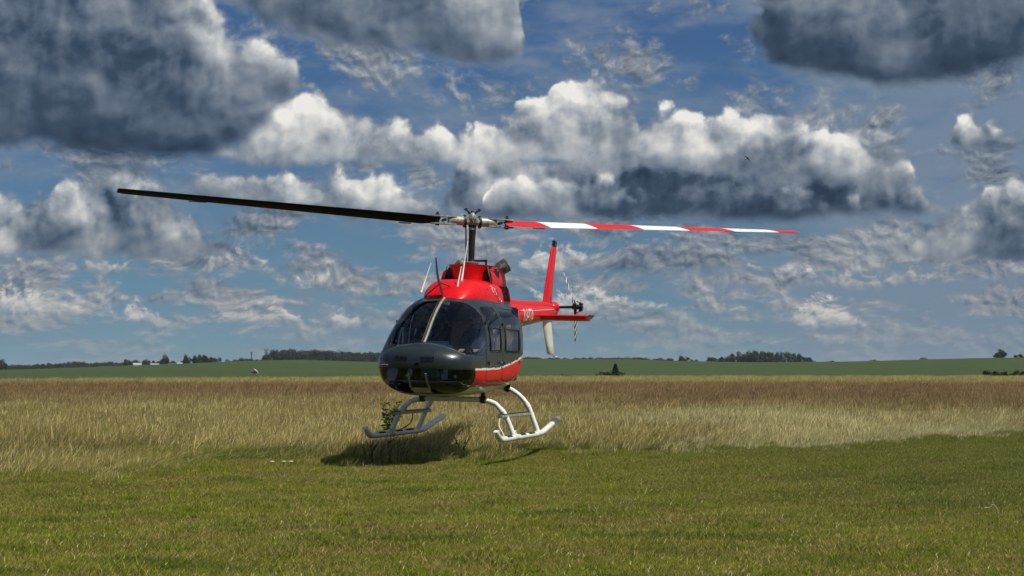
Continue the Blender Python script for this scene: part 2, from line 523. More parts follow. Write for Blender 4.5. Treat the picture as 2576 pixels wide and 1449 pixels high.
def body_surface():
    #      x     top   base  half  zmid  nu   nl
    S = [(2.765, 1.065, 1.035, .03, 1.05, 2.0, 2.0), (2.752, 1.13, .965, .17, 1.05, 2.05, 2.05), (2.715, 1.19, .88, .33, 1.05, 2.15, 2.15),
         (2.65, 1.245, .795, .465, 1.05, 2.3, 2.3), (2.55, 1.292, .72, .565, 1.05, 2.4, 2.45), (2.42, 1.345, .665, .628, 1.05, 2.5, 2.6),
         (2.25, 1.47, .632, .660, 1.05, 2.6, 2.8), (2.05, 1.635, .618, .675, 1.055, 2.8, 3.0), (1.80, 1.80, .612, .682, 1.06, 3.0, 3.1),
         (1.55, 1.925, .612, .685, 1.07, 3.1, 3.2), (1.30, 1.995, .614, .687, 1.08, 3.2, 3.2), (1.00, 2.03, .618, .687, 1.09, 3.3, 3.2),
         (.50, 2.045, .630, .687, 1.10, 3.3, 3.2), (.05, 2.045, .65, .686, 1.12, 3.3, 3.1), (-.35, 2.04, .685, .678, 1.15, 3.2, 2.9),
         (-.65, 2.035, .755, .652, 1.22, 3.0, 2.6), (-.95, 2.03, .87, .585, 1.34, 2.8, 2.3), (-1.25, 2.02, 1.04, .49, 1.47, 2.6, 2.2),
         (-1.55, 2.01, 1.23, .39, 1.60, 2.4, 2.1), (-1.85, 2.015, 1.40, .30, 1.70, 2.3, 2.1), (-2.15, 2.025, 1.53, .235, 1.77, 2.2, 2.0),
         (-2.45, 2.04, 1.61, .21, 1.82, 2.0, 2.0)]
    S = np.array(S)
    # arc-length along the top-and-side so that grid cells stay even
    d = np.sqrt((np.diff(S[:, :4], axis=0) ** 2 * np.array([1, 1, .5, 1])).sum(1))
    t = np.concatenate([[0], np.cumsum(d)])
    tt = np.linspace(0, t[-1], 330)
    # monotone-ish cubic (Catmull-Rom with finite differences)
    m = np.gradient(S, t, axis=0)
    i = np.clip(np.searchsorted(t, tt) - 1, 0, len(t) - 2)
    h = (t[i + 1] - t[i])[:, None]
    u = ((tt - t[i]) / h[:, 0])[:, None]
    P = (2 * u**3 - 3 * u**2 + 1) * S[i] + (u**3 - 2 * u**2 + u) * h * m[i] + (-2 * u**3 + 3 * u**2) * S[i + 1] + (u**3 - u**2) * h * m[i + 1]
    N = 400
    # angles spread evenly along a boxy outline
    th0 = np.linspace(0, 2 * np.pi, 4000)
    yy = np.sign(np.cos(th0)) * np.abs(np.cos(th0)) ** (2 / 3.0)
    zz = np.sign(np.sin(th0)) * np.abs(np.sin(th0)) ** (2 / 3.0)
    L = np.concatenate([[0], np.cumsum(np.hypot(np.diff(yy), np.diff(zz)))])
    th = np.interp(np.linspace(0, L[-1], N + 1)[:-1], L, th0)
    c, s = np.cos(th), np.sin(th)
    V = np.zeros((len(tt), N, 3))
    for k in range(len(tt)):
        x, zt, zb, w, zm, nu, nl = P[k]
        up = s >= 0
        n = np.where(up, nu, nl)
        V[k, :, 0] = x
        V[k, :, 1] = max(w, .004) * np.sign(c) * np.abs(c) ** (2 / n)
        V[k, :, 2] = zm + np.where(up, (zt - zm), (zm - zb)) * np.sign(s) * np.abs(s) ** (2 / n)
    return V


BV = body_surface()
NA, NB = BV.shape[:2]
bverts = BV.reshape(-1, 3)
ii, jj = np.meshgrid(np.arange(NA - 1), np.arange(NB), indexing='ij')
bq = np.stack([ii * NB + jj, (ii + 1) * NB + jj, (ii + 1) * NB + (jj + 1) % NB, ii * NB + (jj + 1) % NB], -1).reshape(-1, 4)
bc = bverts[bq].mean(1)
# normals per vertex for offsets
e1 = np.gradient(BV, axis=0)
e2 = np.roll(BV, -1, 1) - np.roll(BV, 1, 1)
bn = np.cross(e1, e2).reshape(-1, 3)
bn /= np.maximum(np.linalg.norm(bn, axis=1), 1e-9)[:, None]
if (bn[:, 1] * bverts[:, 1]).sum() < 0:
    bn = -bn
    bq = bq  # orientation fixed below
fn = np.cross(bverts[bq[:, 1]] - bverts[bq[:, 0]], bverts[bq[:, 2]] - bverts[bq[:, 0]])
if (fn[:, 1] * bc[:, 1]).sum() < 0:
    bq = bq[:, ::-1]
X_, Y_, Z_ = bc.T
AY = np.abs(Y_)


def rc(dists, r, grow=0.0):
    """inside test with rounded corners; dists = distances inside each edge"""
    t = 0
    for d in dists:
        t = t + np.maximum(0, r - (d + grow)) ** 2
    return t < r * r


def zstripe(x): return np.interp(x, [-1.2, -.75, -.2, .25, 1.0, 2.3], [1.30, 1.205, 1.13, 1.075, 1.005, 0.99])
def zred(x): return np.interp(x, [-1.0, -.5, -.1, .5, 2.3], [1.12, .93, .85, .765, .750])


ws_d = [X_ - (1.73 - .16 * np.clip((Z_ - 1.17) / .6, 0, 1.1)), X_ - (1.42 + .16 * (AY / .55) ** 2), Z_ - (1.175 + .155 * (1 - np.clip(AY / .6, 0, 1) ** 2))]
ws_in = rc(ws_d, .09) & (AY > .022)
ws_fr = rc(ws_d, .09, .011) & ~ws_in
ch_d = [.985 - Z_, X_ - (2.17 + .05 * np.clip((Z_ - .7) / .3, 0, 1)), Z_ - .665]
ch_in = rc(ch_d, .09) & ((AY > .125) | (Z_ > .80))
fd_d = [1.70 - .12 * np.clip((Z_ - 1.2) / .7, 0, 1) - X_, X_ - .80, Z_ - .84, 1.925 - Z_]
rd_d = [.775 - X_, X_ + .52, Z_ - (.84 + .10 * np.clip(-X_ / .5, 0, 1)), 1.925 - Z_]
side = AY > .35
fd_in = rc(fd_d, .10) & side
rd_in = rc(rd_d, .16) & side
seam = ((rc(fd_d, .10, .009) & ~fd_in) | (rc(rd_d, .16, .009) & ~rd_in)) & side
fw_d = [1.585 - .10 * np.clip((Z_ - 1.25) / .6, 0, 1) - X_, X_ - .865, Z_ - 1.235, 1.845 - Z_ - .10 * np.clip((.95 - X_) / .1, 0, 1)]
rw_d = [.71 - X_, X_ + .37, Z_ - 1.235, 1.845 - Z_]
fw_in = rc(fw_d, .07) & side
rw_in = rc(rw_d, .13) & side
fw_fr = rc(fw_d, .07, .016) & ~fw_in & side
rw_fr = rc(rw_d, .13, .016) & ~rw_in & side
glassy = ws_in | ch_in | fw_in | rw_in

# paint scheme: 0 slate 1 red 2 white 3 belly, white with shade in its colour 4 black seam 5 trim
pm = np.zeros(len(bc), int)
zs, zr = zstripe(X_), zred(X_)
pm[(X_ < 2.23) & (Z_ < zs)] = 1
pm[(X_ < 2.23) & (np.abs(Z_ - zs) < .0125)] = 2
pm[(X_ < 2.23) & (Z_ < zr)] = 2
pm[(X_ < 2.23) & (Z_ < .675)] = 3
pm[(X_ >= 2.23) & (Z_ < .80) & (AY < .125)] = 4
pm[(X_ >= 2.23) & (Z_ < .735) & (AY < .125)] = 3
pm[(X_ >= 2.23) & (Z_ < .675)] = 3
pm[(X_ < -1.02)] = 1
pm[(X_ < -1.02) & (Z_ < np.interp(X_, [-2.45, -1.0], [1.64, 1.2]))] = 3
pm[seam] = 4
pm[ws_fr] = 5
pm[rc(ch_d, .09, .012) & ~rc(ch_d, .09)] = 4
pm[fw_fr | rw_fr] = 4
BM = [M_SLATE, M_RED, M_WHITE, M_SHADED_WHITE, M_BLACK, M_SEAL]


def body_part(name, mask, mats, parent, off=0.0, fm=None):
    q = bq[mask]
    idx, inv = np.unique(q, return_inverse=True)
    v = bverts[idx] + bn[idx] * off
    return mesh_obj(name, v, inv.reshape(q.shape), mats, parent, True, fmat=None if fm is None else fm[mask])


doors = fd_in | rd_in
fus = body_part('fuselage', ~glassy & ~doors, BM, heli, 0, pm)
body_part('cabin_lining', ~glassy & (X_ > -1.2) & (X_ < 2.4) & ~doors, M_INT, fus, -.022)
for sg in (1, -1):
    sd = np.sign(Y_) == sg
    body_part('windshield', ws_in & sd, M_GLASS, heli, .001)
    body_part('chin_window', ch_in & sd, M_GLASSC, heli, .001)
    fd = body_part('front_door', fd_in & ~fw_in & sd, BM, heli, .003, pm)
    body_part('door_lining', fd_in & ~fw_in & sd, M_INT, fd, -.02)
    body_part('window_pane', fw_in & sd, M_GLASSD, fd, .002)
    rd = body_part('rear_door', rd_in & ~rw_in & sd, BM, heli, .003, pm)
    body_part('door_lining', rd_in & ~rw_in & sd, M_INT, rd, -.02)
    body_part('window_pane', rw_in & sd, M_GLASSD, rd, .002)

    # sliding vent windows: a frame on each door window
    def sidepoint(x, z, off=.006):
        k = np.argmin((bc[:, 0] - x) ** 2 + (bc[:, 2] - z) ** 2 + np.where(np.sign(bc[:, 1]) == sg, 0, 9))
        p = bc[k].copy()
        p[0], p[2] = x, z
        p[1] += sg * off
        return p

    def frame_loop(door, name, x0, x1, z0, z1, r, wdt, m, bar=()):
        mb = MB()
        path = [(x0, z0), ((x0 + x1) / 2, z0), (x1, z0), (x1, (z0 + z1) / 2), (x1, z1), ((x0 + x1) / 2, z1), (x0, z1), (x0, (z0 + z1) / 2), (x0, z0)]
        pts = [sidepoint(a, b) for a, b in path]
        mb.tube(pts, wdt, 6)
        fr = mb.build(name, m, door)
        for bx, bx2 in bar:
            MB().tube([sidepoint(bx, z0, -.004), sidepoint((bx + bx2) / 2, (z0 + z1) / 2, -.004), sidepoint(bx2, z1, -.004)], .007, 6).build('vent_bar', M_WHITE, fr)
        return fr
    frame_loop(fd, 'vent_frame', .90, 1.50, 1.255, 1.56, .05, .010, M_BLACK, ((1.36, 1.22), (1.10, 1.14)))
    frame_loop(rd, 'vent_frame', -.27, .62, 1.255, 1.56, .05, .012, M_BLACK, ((.50, .50), (.28, .26)))
    for dr, hx, hz in ((fd, .93, 1.085), (rd, -.30, 1.12)):
        p = sidepoint(hx, hz, .022)
        MB().box(p, (.13, .018, .03), bev=.006).build('handle', M_STEEL, dr)
    for dr, hx, zz_ in ((fd, 1.60, (1.08, 1.62)), (rd, .74, (1.08, 1.62))):
        for z_ in zz_:
            p = sidepoint(hx, z_, .012)
            MB().box(p, (.05, .02, .045), bev=.006).build('hinge', M_BLACK, dr)
    # door sill fastener pins
    for x_, z_ in ((1.52, 1.06), (1.18, 1.03), (.86, 1.02), (.30, 1.08)):
        p = sidepoint(x_, z_, .004)
        MB().lathe([(0, .012), (.012, .010)], p, (0, sg, 0), 8).build('fastener', M_STEEL, heli)

# centre post with windscreen wiper-like strip and compass bracket
post = []
for k in range(0, NA):
    pass
sel = np.where((np.abs(bverts[:, 1]) < .02) & (bverts[:, 2] > 1.3) & (bverts[:, 0] > 1.38) & (bverts[:, 0] < 2.5))[0]
pp = {}
for k in sel:
    pp.setdefault(round(float(bverts[k, 0]), 3), []).append(float(bverts[k, 2]))
prof = sorted((x, max(z)) for x, z in pp.items())
prof = prof[::4]
MB().tube([(x, 0, z - .004) for x, z in prof], .017, 8).build('windshield_post', M_BEIGE, heli)
MB().tube([(x + .006, -.035, z + .002) for x, z in prof], .012, 8).build('post_seal', M_BLACK, heli)
cb = MB().box((1.56, .06, 1.885), (.05, .09, .055), bev=.008)
cb.tube([(1.58, .0, 1.90), (1.56, .06, 1.90)], .012, 8)
cb.tube([(1.54, .055, 1.86), (1.52, .055, 1.80)], .018, 8)
cb.build('compass', M_BEIGE, heli)
# chin keel strips, nose vent grilles, pitot tubes
for y in (-.115, .115):
    s_ = []
    for z in (.93, .88, .83, .785, .745, .71):
        k = np.argmin((bc[:, 1] - y * (1 + (.93 - z) * .5)) ** 2 + (bc[:, 2] - z) ** 2 + np.where(bc[:, 0] > 2.0, 0, 9))
        s_.append(bc[k] + bn[bq[k, 0]] * .002)
    MB().tube(spline(s_, 4), .013, 8).build('keel_strip', M_BEIGE, heli)
for yc in (-.30, .06):
    for i in range(7):
        for j in range(2):
            y = yc + i * .026
            k = np.argmin((bc[:, 1] - y) ** 2 * 4 + (bc[:, 2] - (1.10 + j * .036)) ** 2 + np.where(bc[:, 0] > 2.3, 0, 9))
            p = bc[k]
            MB().box(p + np.array([.003, 0, .002]), (.020, .015, .026)).build('vent_slot', M_BLACK, heli, smooth=False)
pit = MB().tube([(2.58, -.42, 1.02), (2.78, -.43, 1.03), (2.92, -.43, 1.03)], [.010, .009, .006], 8)
pit.build('pitot_tube', M_STEEL, heli)
# landing light under the chin and belly fittings
for (x, y, z, sx, sy, sz) in ((2.1, -.16, .655, .10, .07, .06), (2.05, .24, .655, .12, .08, .05), (1.3, 0, .62, .3, .1, .05)):
    MB().box((x, y, z), (sx, sy, sz), bev=.012).build('belly_fitting', M_DSTEEL, heli)

# ------------------------------------------------------------------ cabin interior
cab = empty('cabin_interior')
cab.parent = heli
MB().box((1.0, 0, .80), (2.6, 1.10, .03), bev=.01).build('cabin_floor', M_INT, cab)
MB().box((-.46, 0, 1.36), (.05, 1.22, 1.08), bev=.02).build('rear_bulkhead', M_INT, cab)
ip = MB().box((2.02, 0, 1.20), (.16, .52, .32), rot=(0, R(-18), 0), bev=.05)
ip.box((2.02, 0, 1.00), (.20, .30, .34), bev=.04)
ip = ip.build('instrument_panel', M_INT, cab)
for i, y in enumerate((-.18, -.06, .06, .18)):
    MB().lathe([(0, .045), (.012, .04)], (1.935, y, 1.25), (-1, 0, .3), 14).build('gauge', M_BLACK, ip)
MB().box((1.35, 0, .98), (.9, .16, .34), bev=.03).build('centre_console', M_INT, cab)
for y in (-.33, .33):
    st = MB().box((.95, y, 1.0), (.50, .46, .14), bev=.05)
    st.box((.66, y, 1.32), (.12, .44, .62), rot=(0, R(-10), 0), bev=.05)
    st = st.build('front_seat', M_SEAT, cab)
    MB().box((.60, y, 1.70), (.09, .24, .16), bev=.03).build('headrest', M_SEAT, st)
    for s in (-1, 1):
        MB().tube([(.62, y + s * .09, 1.62), (.78, y + s * .10, 1.50), (.86, y + s * .10, 1.2)], .012, 6, flat=.4).build('harness_strap', M_TRIM, st)
bench = MB().box((-.10, 0, 1.0), (.52, 1.14, .16), bev=.05)
bench.box((-.38, 0, 1.36), (.12, 1.14, .66), rot=(0, R(-8), 0), bev=.05)
bench.build('rear_bench', M_SEATB, cab)
for y in (-.33, .33):
    cy = MB().tube([(1.33, y, .82), (1.36, y, 1.0), (1.42, y, 1.18), (1.40, y, 1.27)], .014, 8)
    cy.lathe([(0, .022), (.10, .026)], (1.40, y, 1.24), (-.05, 0, 1), 10)
    cy.build('cyclic_stick', M_DSTEEL, cab)

# ------------------------------------------------------------------ upper cowling
def rsec(x, w, z0, z1, n=3.0, seg=48, lean=0.0):
    """upper half rounded section from z0 up to z1"""
    out = []
    for j in range(seg + 1):
        t = math.pi * j / seg
        c, s = math.cos(t), math.sin(t)
        out.append((x + lean * abs(s), w * math.copysign(abs(c) ** (2 / n), c), z0 + (z1 - z0) * abs(s) ** (2 / n)))
    return out


def half_loft(name, secs, m, parent, cap=True):
    mb = MB().rings([rsec(*s) for s in secs], cap=False, closed=False)
    if cap:
        n = 49
        v0 = len(mb.v)
        k = len(secs) - 1
        mb.f.append(tuple(range(n)))
        mb.f.append(tuple(reversed(range(k * n, k * n + n))))
    return mb.build(name, m, parent, angle=50)


FCOWL = [(1.45, .22, 1.93, 1.965, 2.4), (1.40, .27, 1.92, 2.02, 2.6), (1.28, .34, 1.90, 2.12, 2.8), (1.10, .40, 1.88, 2.20, 3.0), (.85, .445, 1.86, 2.25, 3.2),
         (.55, .475, 1.84, 2.265, 3.4), (.25, .485, 1.84, 2.27, 3.6), (-.05, .485, 1.84, 2.27, 3.6)]
ECOWL = [(.02, .34, 1.90, 2.45, 3.2), (-.25, .385, 1.88, 2.455, 3.4), (-.55, .40, 1.87, 2.43, 3.4), (-.85, .39, 1.87, 2.36, 3.2), (-1.10, .36, 1.88, 2.27, 3.0),
         (-1.35, .30, 1.90, 2.17, 2.8), (-1.60, .22, 1.93, 2.11, 2.5), (-1.85, .14, 1.96, 2.08, 2.2)]


def cowl_point(x, z, s, off=.004, secs=FCOWL):
    xs = [q[0] for q in secs][::-1]
    w, z0, z1, n = (np.interp(x, xs, [q[i] for q in secs][::-1]) for i in (1, 2, 3, 4))
    f = min(.999, max(0, (z - z0) / (z1 - z0)))
    return Vector((x, s * (w * (1 - f ** n) ** (1 / n) + off), z))


cowl = half_loft('forward_cowling', FCOWL, M_RED, heli)
# inlet drum: narrow waist, flared flat top
dr = []
for t, z in [(0, 2.20), (.15, 2.25), (.35, 2.31), (.6, 2.385), (.8, 2.44), (.92, 2.475), (1.0, 2.487), (1.02, 2.489)]:
    fl = t ** 1.8
    ring = []
    for j in range(48):
        a = 2 * math.pi * j / 48
        c, s = math.cos(a), math.sin(a)
        rx = .40 + .02 * fl if c > 0 else .62
        ry = .235 + .085 * fl
        k = 1.0 if t <= 1.0 else .55
        ring.append((-.02 + rx * k * math.copysign(abs(c) ** .8, c), ry * k * math.copysign(abs(s) ** .8, s), z))
    dr.append(ring)
drum = MB().rings(dr).build('inlet_fairing', M_RED, cowl, angle=60)
# inlet openings: black mouths left and right with a red cheek outside
for s in (-1, 1):
    mb = MB()
    mb.box((.02, s * .285, 2.365), (.40, .155, .17), rot=(0, 0, -s * .20), bev=.035)
    mb.build('inlet_mouth', M_BLACK, cowl)
    ck = MB()
    prs = []
    for x in (.22, .14, .0, -.25, -.55):
        z1 = 2.47 if x < .1 else 2.42
        yo = .375 + .02 * (x < 0)
        prs.append([(x, s * (yo - .0), 2.20), (x + .03, s * (yo + .01), 2.28), (x + .02, s * (yo - .015), 2.38), (x - .02, s * (yo - .06), z1),
                    (x - .03, s * (yo - .085), z1 - .005), (x, s * (yo - .04), 2.37), (x + .01, s * (yo - .02), 2.28), (x - .01, s * (yo - .03), 2.20)])
    ck.rings(prs).build('inlet_cheek', M_RED, cowl)
    MB().box((.225, s * .33, 2.35), (.012, .012, .24), rot=(s * .25, 0, 0)).build('inlet_bar', M_TRIM, cowl)
eng = half_loft('engine_cowling', ECOWL, M_RED, heli)
for s in (-1, 1):
    for k in range(7):
        x = -.28 - k * .095
        zt = 2.30 - .10 * (k / 6.0) ** 2
        MB().tube([cowl_point(x + .04 * (z - 2.0), z, s, -.006, ECOWL) for z in np.linspace(1.99, zt, 6)], .016, 6).build('louvre', M_DRED, eng)
    MB().tube([cowl_point(-.13, z, s, -.014, ECOWL) for z in np.linspace(2.0, 2.34, 6)], .034, 8).build('access_slot', M_BLACK, eng)
    # twin exhaust stack
    ax = Vector((-.25, s * .55, .80)).normalized()
    st = MB().tube(spline([(-.60, s * .14, 2.32), (-.64, s * .19, 2.40), (-.68, s * .27, 2.475), (-.72, s * .37, 2.545)], 5), [.085] * 5 + [.095] * 5 + [.105] * 5 + [.107], 24, cap=False)
    st = st.build('exhaust_stack', M_EXH, heli)
    MB().tube([(-.71, s * .345, 2.528), (-.675, s * .26, 2.465)], .097, 20).build('exhaust_bore', M_BLACK, st)
# panel line, small marks and screws on the forward cowling
for s in (-1, 1):
    MB().tube([cowl_point(.27, z, s, .0) for z in (1.96, 2.0, 2.06, 2.12, 2.18)], .006, 6).build('panel_seam', M_BLACK, cowl)
    MB().tube([cowl_point(.83, z, s, .0) for z in (2.0, 2.06, 2.12, 2.17)], .003, 6).build('panel_seam', M_DSTEEL, cowl)
    MB().lathe([(0, .012), (.006, .01)], cowl_point(.70, 2.12, s, .0), (0, s, .1), 8).build('fastener', M_BLACK, cowl)
    # white script-like emblem
    for strokes, wd in (([[(.52, 2.165), (.46, 2.165), (.42, 2.18)], [(.47, 2.145), (.44, 2.11), (.47, 2.08), (.49, 2.11), (.46, 2.145), (.40, 2.155)], [(.37, 2.17), (.35, 2.10), (.33, 2.05)],
                         [(.36, 2.12), (.32, 2.16), (.315, 2.06)], [(.46, 2.055), (.38, 2.045), (.31, 2.03)]], .006),
                        ([[(.23, 2.02), (.19, 2.005), (.17, 1.98), (.10, 1.955), (.085, 1.985)], [(.20, 1.99), (.17, 2.01)]], .007)):
        mb = MB()
        for st in strokes:
            mb.tube([cowl_point(x, z, s, .002) for x, z in st], wd, 6, flat=.5)
        mb.build('white_emblem', M_WHITE, cowl)

# aerials and the wire cutter
for (p0, p1, r0) in (((.93, .10, 2.20), (.70, .12, 2.80), .014), ((1.26, .12, 2.06), (1.10, .14, 2.42), .014), ((1.22, -.40, 2.05), (1.04, -.32, 2.46), .012)):
    p0, p1 = Vector(p0), Vector(p1)
    MB().tube([p0 - (p1 - p0) * .03, p0 + (p1 - p0) * .12, p0 + (p1 - p0) * .5, p1], [r0 * 1.5, r0, r0 * .6, r0 * .35], 8).build('aerial', M_WHITE, heli)
wc = MB()
wc.rings([[(x - w, y - .008, z), (x + w, y - .002, z), (x + w, y + .002, z), (x - w, y + .008, z)] for x, y, z, w in
          ((1.42, -.02, 1.95, .03), (1.46, -.045, 2.06, .045), (1.50, -.075, 2.18, .05), (1.50, -.10, 2.30, .045), (1.47, -.125, 2.44, .03), (1.45, -.14, 2.52, .012))])
wc = wc.build('wire_cutter', M_DSTEEL, heli, smooth=False)
MB().tube([(1.45, -.06, 2.17), (1.20, .05, 2.12), (.98, .18, 2.08)], .007, 6).build('brace', M_DSTEEL, wc)
MB().tube([(1.45, -.07, 2.16), (1.38, -.26, 2.02), (1.36, -.32, 1.95)], .007, 6).build('brace', M_DSTEEL, wc)

# ------------------------------------------------------------------ mast, hub and main rotor
mast = MB().lathe([(2.40, .075), (2.50, .07), (2.52, .052), (2.60, .046), (3.02, .045), (3.06, .055), (3.10, .055)], (0, 0, 0), (0, 0, 1), 20).build('rotor_mast', M_DSTEEL, heli)
MB().lathe([(2.50, .10), (2.53, .11), (2.545, .09)], (0, 0, 0), (0, 0, 1), 20).build('swashplate', M_STEEL, mast)
mb = MB().box((-.02, .13, 2.56), (.05, .20, .03), bev=.006)
mb.tube([(0, .22, 2.46), (0, .225, 2.58)], .016, 8)
mb.build('control_arm', M_DSTEEL, mast)
ROT = R(14.5)     # blade line against the picture plane
# blade axis in the heli frame: right-hand blade points to picture right and away from the camera
wd_r = Vector((math.cos(ROT), math.sin(ROT), 0))
fw_w = Vector((-math.sin(PSI), -math.cos(PSI), 0))
pt_w = Vector((math.cos(PSI), -math.sin(PSI), 0))
ba = Vector((wd_r.dot(fw_w), wd_r.dot(pt_w), 0)).normalized()
bang = math.atan2(ba.y, ba.x)
rotor = empty('main_rotor', (0, 0, 3.13), (0, 0, bang))
rotor.parent = heli
# rotor frame: +x along the right-hand blade, tilted so that it hangs a little lower
rotor.rotation_euler = (0, R(1.1), bang)
for s in (1, -1):
    MB().tube([(s * .05, .07, -.66 if False else -.60), (s * .075, .085, -.02)], .012, 8).build('pitch_link', M_STEEL, rotor)
yk = MB().box((0, 0, 0), (.26, .17, .10), bev=.03)
yk.box((0, .0, .045), (.10, .22, .07), bev=.015)
yk.lathe([(-.12, .05), (.09, .05), (.11, .035), (.13, .03)], (0, 0, 0), (0, 0, 1), 16)
yk.build('hub_yoke', M_GRIP, rotor)
tr = MB().lathe([(-.15, .035), (.15, .035)], (0, 0, .01), (0, 1, 0), 12)
for a in range(6):
    t = a * math.pi / 3
    tr.tube([(math.cos(t) * .03, -.13, .01 + math.sin(t) * .03), (math.cos(t) * .03, -.17, .01 + math.sin(t) * .03)], .011, 6)
tr.build('trunnion', M_STEEL, rotor)
cw = MB()
for s in (1, -1):
    cw.tube([(s * .02, 0, .10), (s * .05, 0, .135), (s * .085, 0, .165), (s * .13, 0, .175)], [.014, .016, .014, .010], 8)
    cw.lathe([(-.02, .02), (.02, .02)], (s * .095, 0, .172), (0, 0, 1), 8)
    cw.lathe([(-.02, .014), (.02, .014)], (s * .05, .04, .13), (0, 1, 0), 8)
cw.lathe([(.08, .028), (.15, .026), (.16, .02)], (0, 0, 0), (0, 0, 1), 12)
cw.build('mast_nut_weights', M_BLACK, rotor)


def airfoil(ch, th, n=10):
    up, lo = [], []
    for k in range(n + 1):
        x = 0.5 * (1 - math.cos(math.pi * k / n))
        y = 5 * th * (.2969 * math.sqrt(x) - .126 * x - .3516 * x**2 + .2843 * x**3 - .1036 * x**4)
        up.append((x, y + th * .12 * math.sin(math.pi * x)))
        lo.append((x, -y * .85))
    pts = up[::-1] + lo[1:-1]          # trailing edge top -> nose -> bottom
    return [((.27 - x) * ch, y * ch) for x, y in pts]


def make_blade(name, parent, r0, r1, chord, th, tw0, tw1, mats, cone, seg, tip_sq=True, flip=1):
    mb = MB()
    rings = []
    af = airfoil(1.0, th)
    for k in range(seg + 1):
        t = k / seg
        r = r0 + (r1 - r0) * t
        ch = chord * (0.62 + .38 * min(1, t / .05)) if t < .05 else chord
        if t > .985:
            ch *= .80
        tw = R(tw0 + (tw1 - tw0) * t)
        z = math.tan(cone) * r
        ring = []
        for a, h in af:
            y = flip * a * ch
            zz = h * ch
            ring.append((r, y * math.cos(tw), z + zz * math.cos(tw) + a * ch * math.sin(tw)))
        rings.append(ring)
    if flip < 0:
        rings = [q[::-1] for q in rings]
    mb.rings(rings)
    n = len(af)
    # material: lower faces black
    fm = []
    nu = 10
    for k in range(seg):
        for j in range(n):
            top = j < nu - 2 if flip > 0 else j >= n - 1 - nu and j < n - 1
            fm.append(0 if top else 1)
    fm += [1, 1]
    return mesh_obj(name, mb.v, mb.f, mats, parent, True, fmat=fm, angle=50)


# rotor turns counter-clockwise from above: the leading edge of the +x blade is on +y
for k in (0, 1):
    arm = empty('blade_arm')
    arm.parent = rotor
    arm.rotation_euler = (0, 0, 0 if k == 0 else math.pi)
    cone = R(1.6 if k == 0 else 1.6)
    arm.name = 'rotor_blade'
    gr = MB().tube([(.10, 0, .0), (.115, 0, .0), (.12, 0, .0), (.14, 0, .0)], [.085, .085, .075, .075], 20)
    gr.tube([(.14, 0, 0), (.30, 0, .003), (.36, 0, .004)], [.068, .06, .05], 20)
    g1 = gr.build('grip', M_GRIP, arm)
    MB().tube([(.10, 0, 0), (.125, 0, 0)], .095, 20).build('grip_seal', M_BLACK, g1)
    for zz in (.055, -.055):
        MB().rings([[(x, -w, zz - .010), (x, w, zz - .010), (x, w, zz + .010), (x, -w, zz + .010)] for x, w in ((.24, .05), (.34, .07), (.50, .075), (.58, .055), (.62, .03))]).build('grip_plate', M_GRIP, g1)
    MB().lathe([(-.085, .03), (.085, .03), (.095, .018), (.115, .016)], (.52, 0, 0), (0, 0, 1), 12).build('blade_bolt', M_DSTEEL, g1)
    MB().lathe([(-.09, .022), (.09, .022)], (.42, -.0, 0), (0, 1, 0), 12).build('drag_brace', M_DSTEEL, g1)
    bl = make_blade('blade', arm, .48, 5.08, .33, .115, 18.5, 6.5, [M_ROTOR, M_BLADE], cone, 60)
    MB().box((.95, -.235, math.tan(cone) * .95 - .085), (.18, .03, .006), rot=(R(18), 0, 0)).build('trim_tab', M_BLADE, bl)
    MB().box((3.95, -.245, math.tan(cone) * 3.95 - .045), (.25, .04, .004), rot=(R(9), 0, 0)).build('trim_tab', M_BLADE, bl)

# ------------------------------------------------------------------ tail
BOOM = [(-2.40, 1.825, .208), (-3.2, 1.855, .188), (-4.2, 1.905, .162), (-5.2, 1.96, .135), (-5.75, 1.985, .118)]


def boom_at(x):
    xs = [b[0] for b in BOOM][::-1]
    return float(np.interp(x, xs, [b[1] for b in BOOM][::-1])), float(np.interp(x, xs, [b[2] for b in BOOM][::-1]))


rings = []
for x, zc, r in [(x, *boom_at(x)) for x in np.linspace(-2.40, -5.75, 30)]:
    rings.append([(x, r * math.cos(2 * math.pi * j / 48), zc + r * math.sin(2 * math.pi * j / 48)) for j in range(48)])
mb = MB().rings(rings)
cz = [0] * (29 * 48) + [0, 0]
for i in range(29):
    for j in range(48):
        a = 360 * (j + .5) / 48
        cz[i * 48 + j] = 1 if 222 < a < 318 else 0
boom = mesh_obj('tail_boom', mb.v, mb.f, [M_RED, M_SHADED_WHITE], heli, True, fmat=cz, angle=50)
half = MB()
rings = []
for x in np.linspace(-1.7, -5.45, 24):
    zc, r = boom_at(x) if x < -2.4 else (1.825 + .0 * x, .21)
    rings.append(rsec(float(x), .085, zc + r * .80, zc + r + .055 * (1 if x > -5.2 else .6), 2.6, 20))
n = 21
half.rings(rings, cap=False, closed=False)
half.f += [tuple(range(n)), tuple(reversed(range(23 * n, 24 * n)))]
half.build('driveshaft_cover', M_RED, boom, angle=50)
MB().tube([(x, .20 if x > -2.5 else boom_at(x)[1] * .93, boom_at(x)[0] + boom_at(x)[1] * .40) for x in np.linspace(-2.42, -5.4, 12)], .006, 6).build('pin_stripe', M_WHITE, boom)
MB().box((-2.62, .150, 1.70), (.34, .012, .018), rot=(R(-45), 0, R(2))).build('pin_stripe', M_WHITE, boom)
# cooling duct hole at the boom root
MB().lathe([(0, .075), (.03, .07)], (-2.33, .17, 1.72), (-.1, .8, -.55), 16).build('vent_hole', M_BLACK, boom)

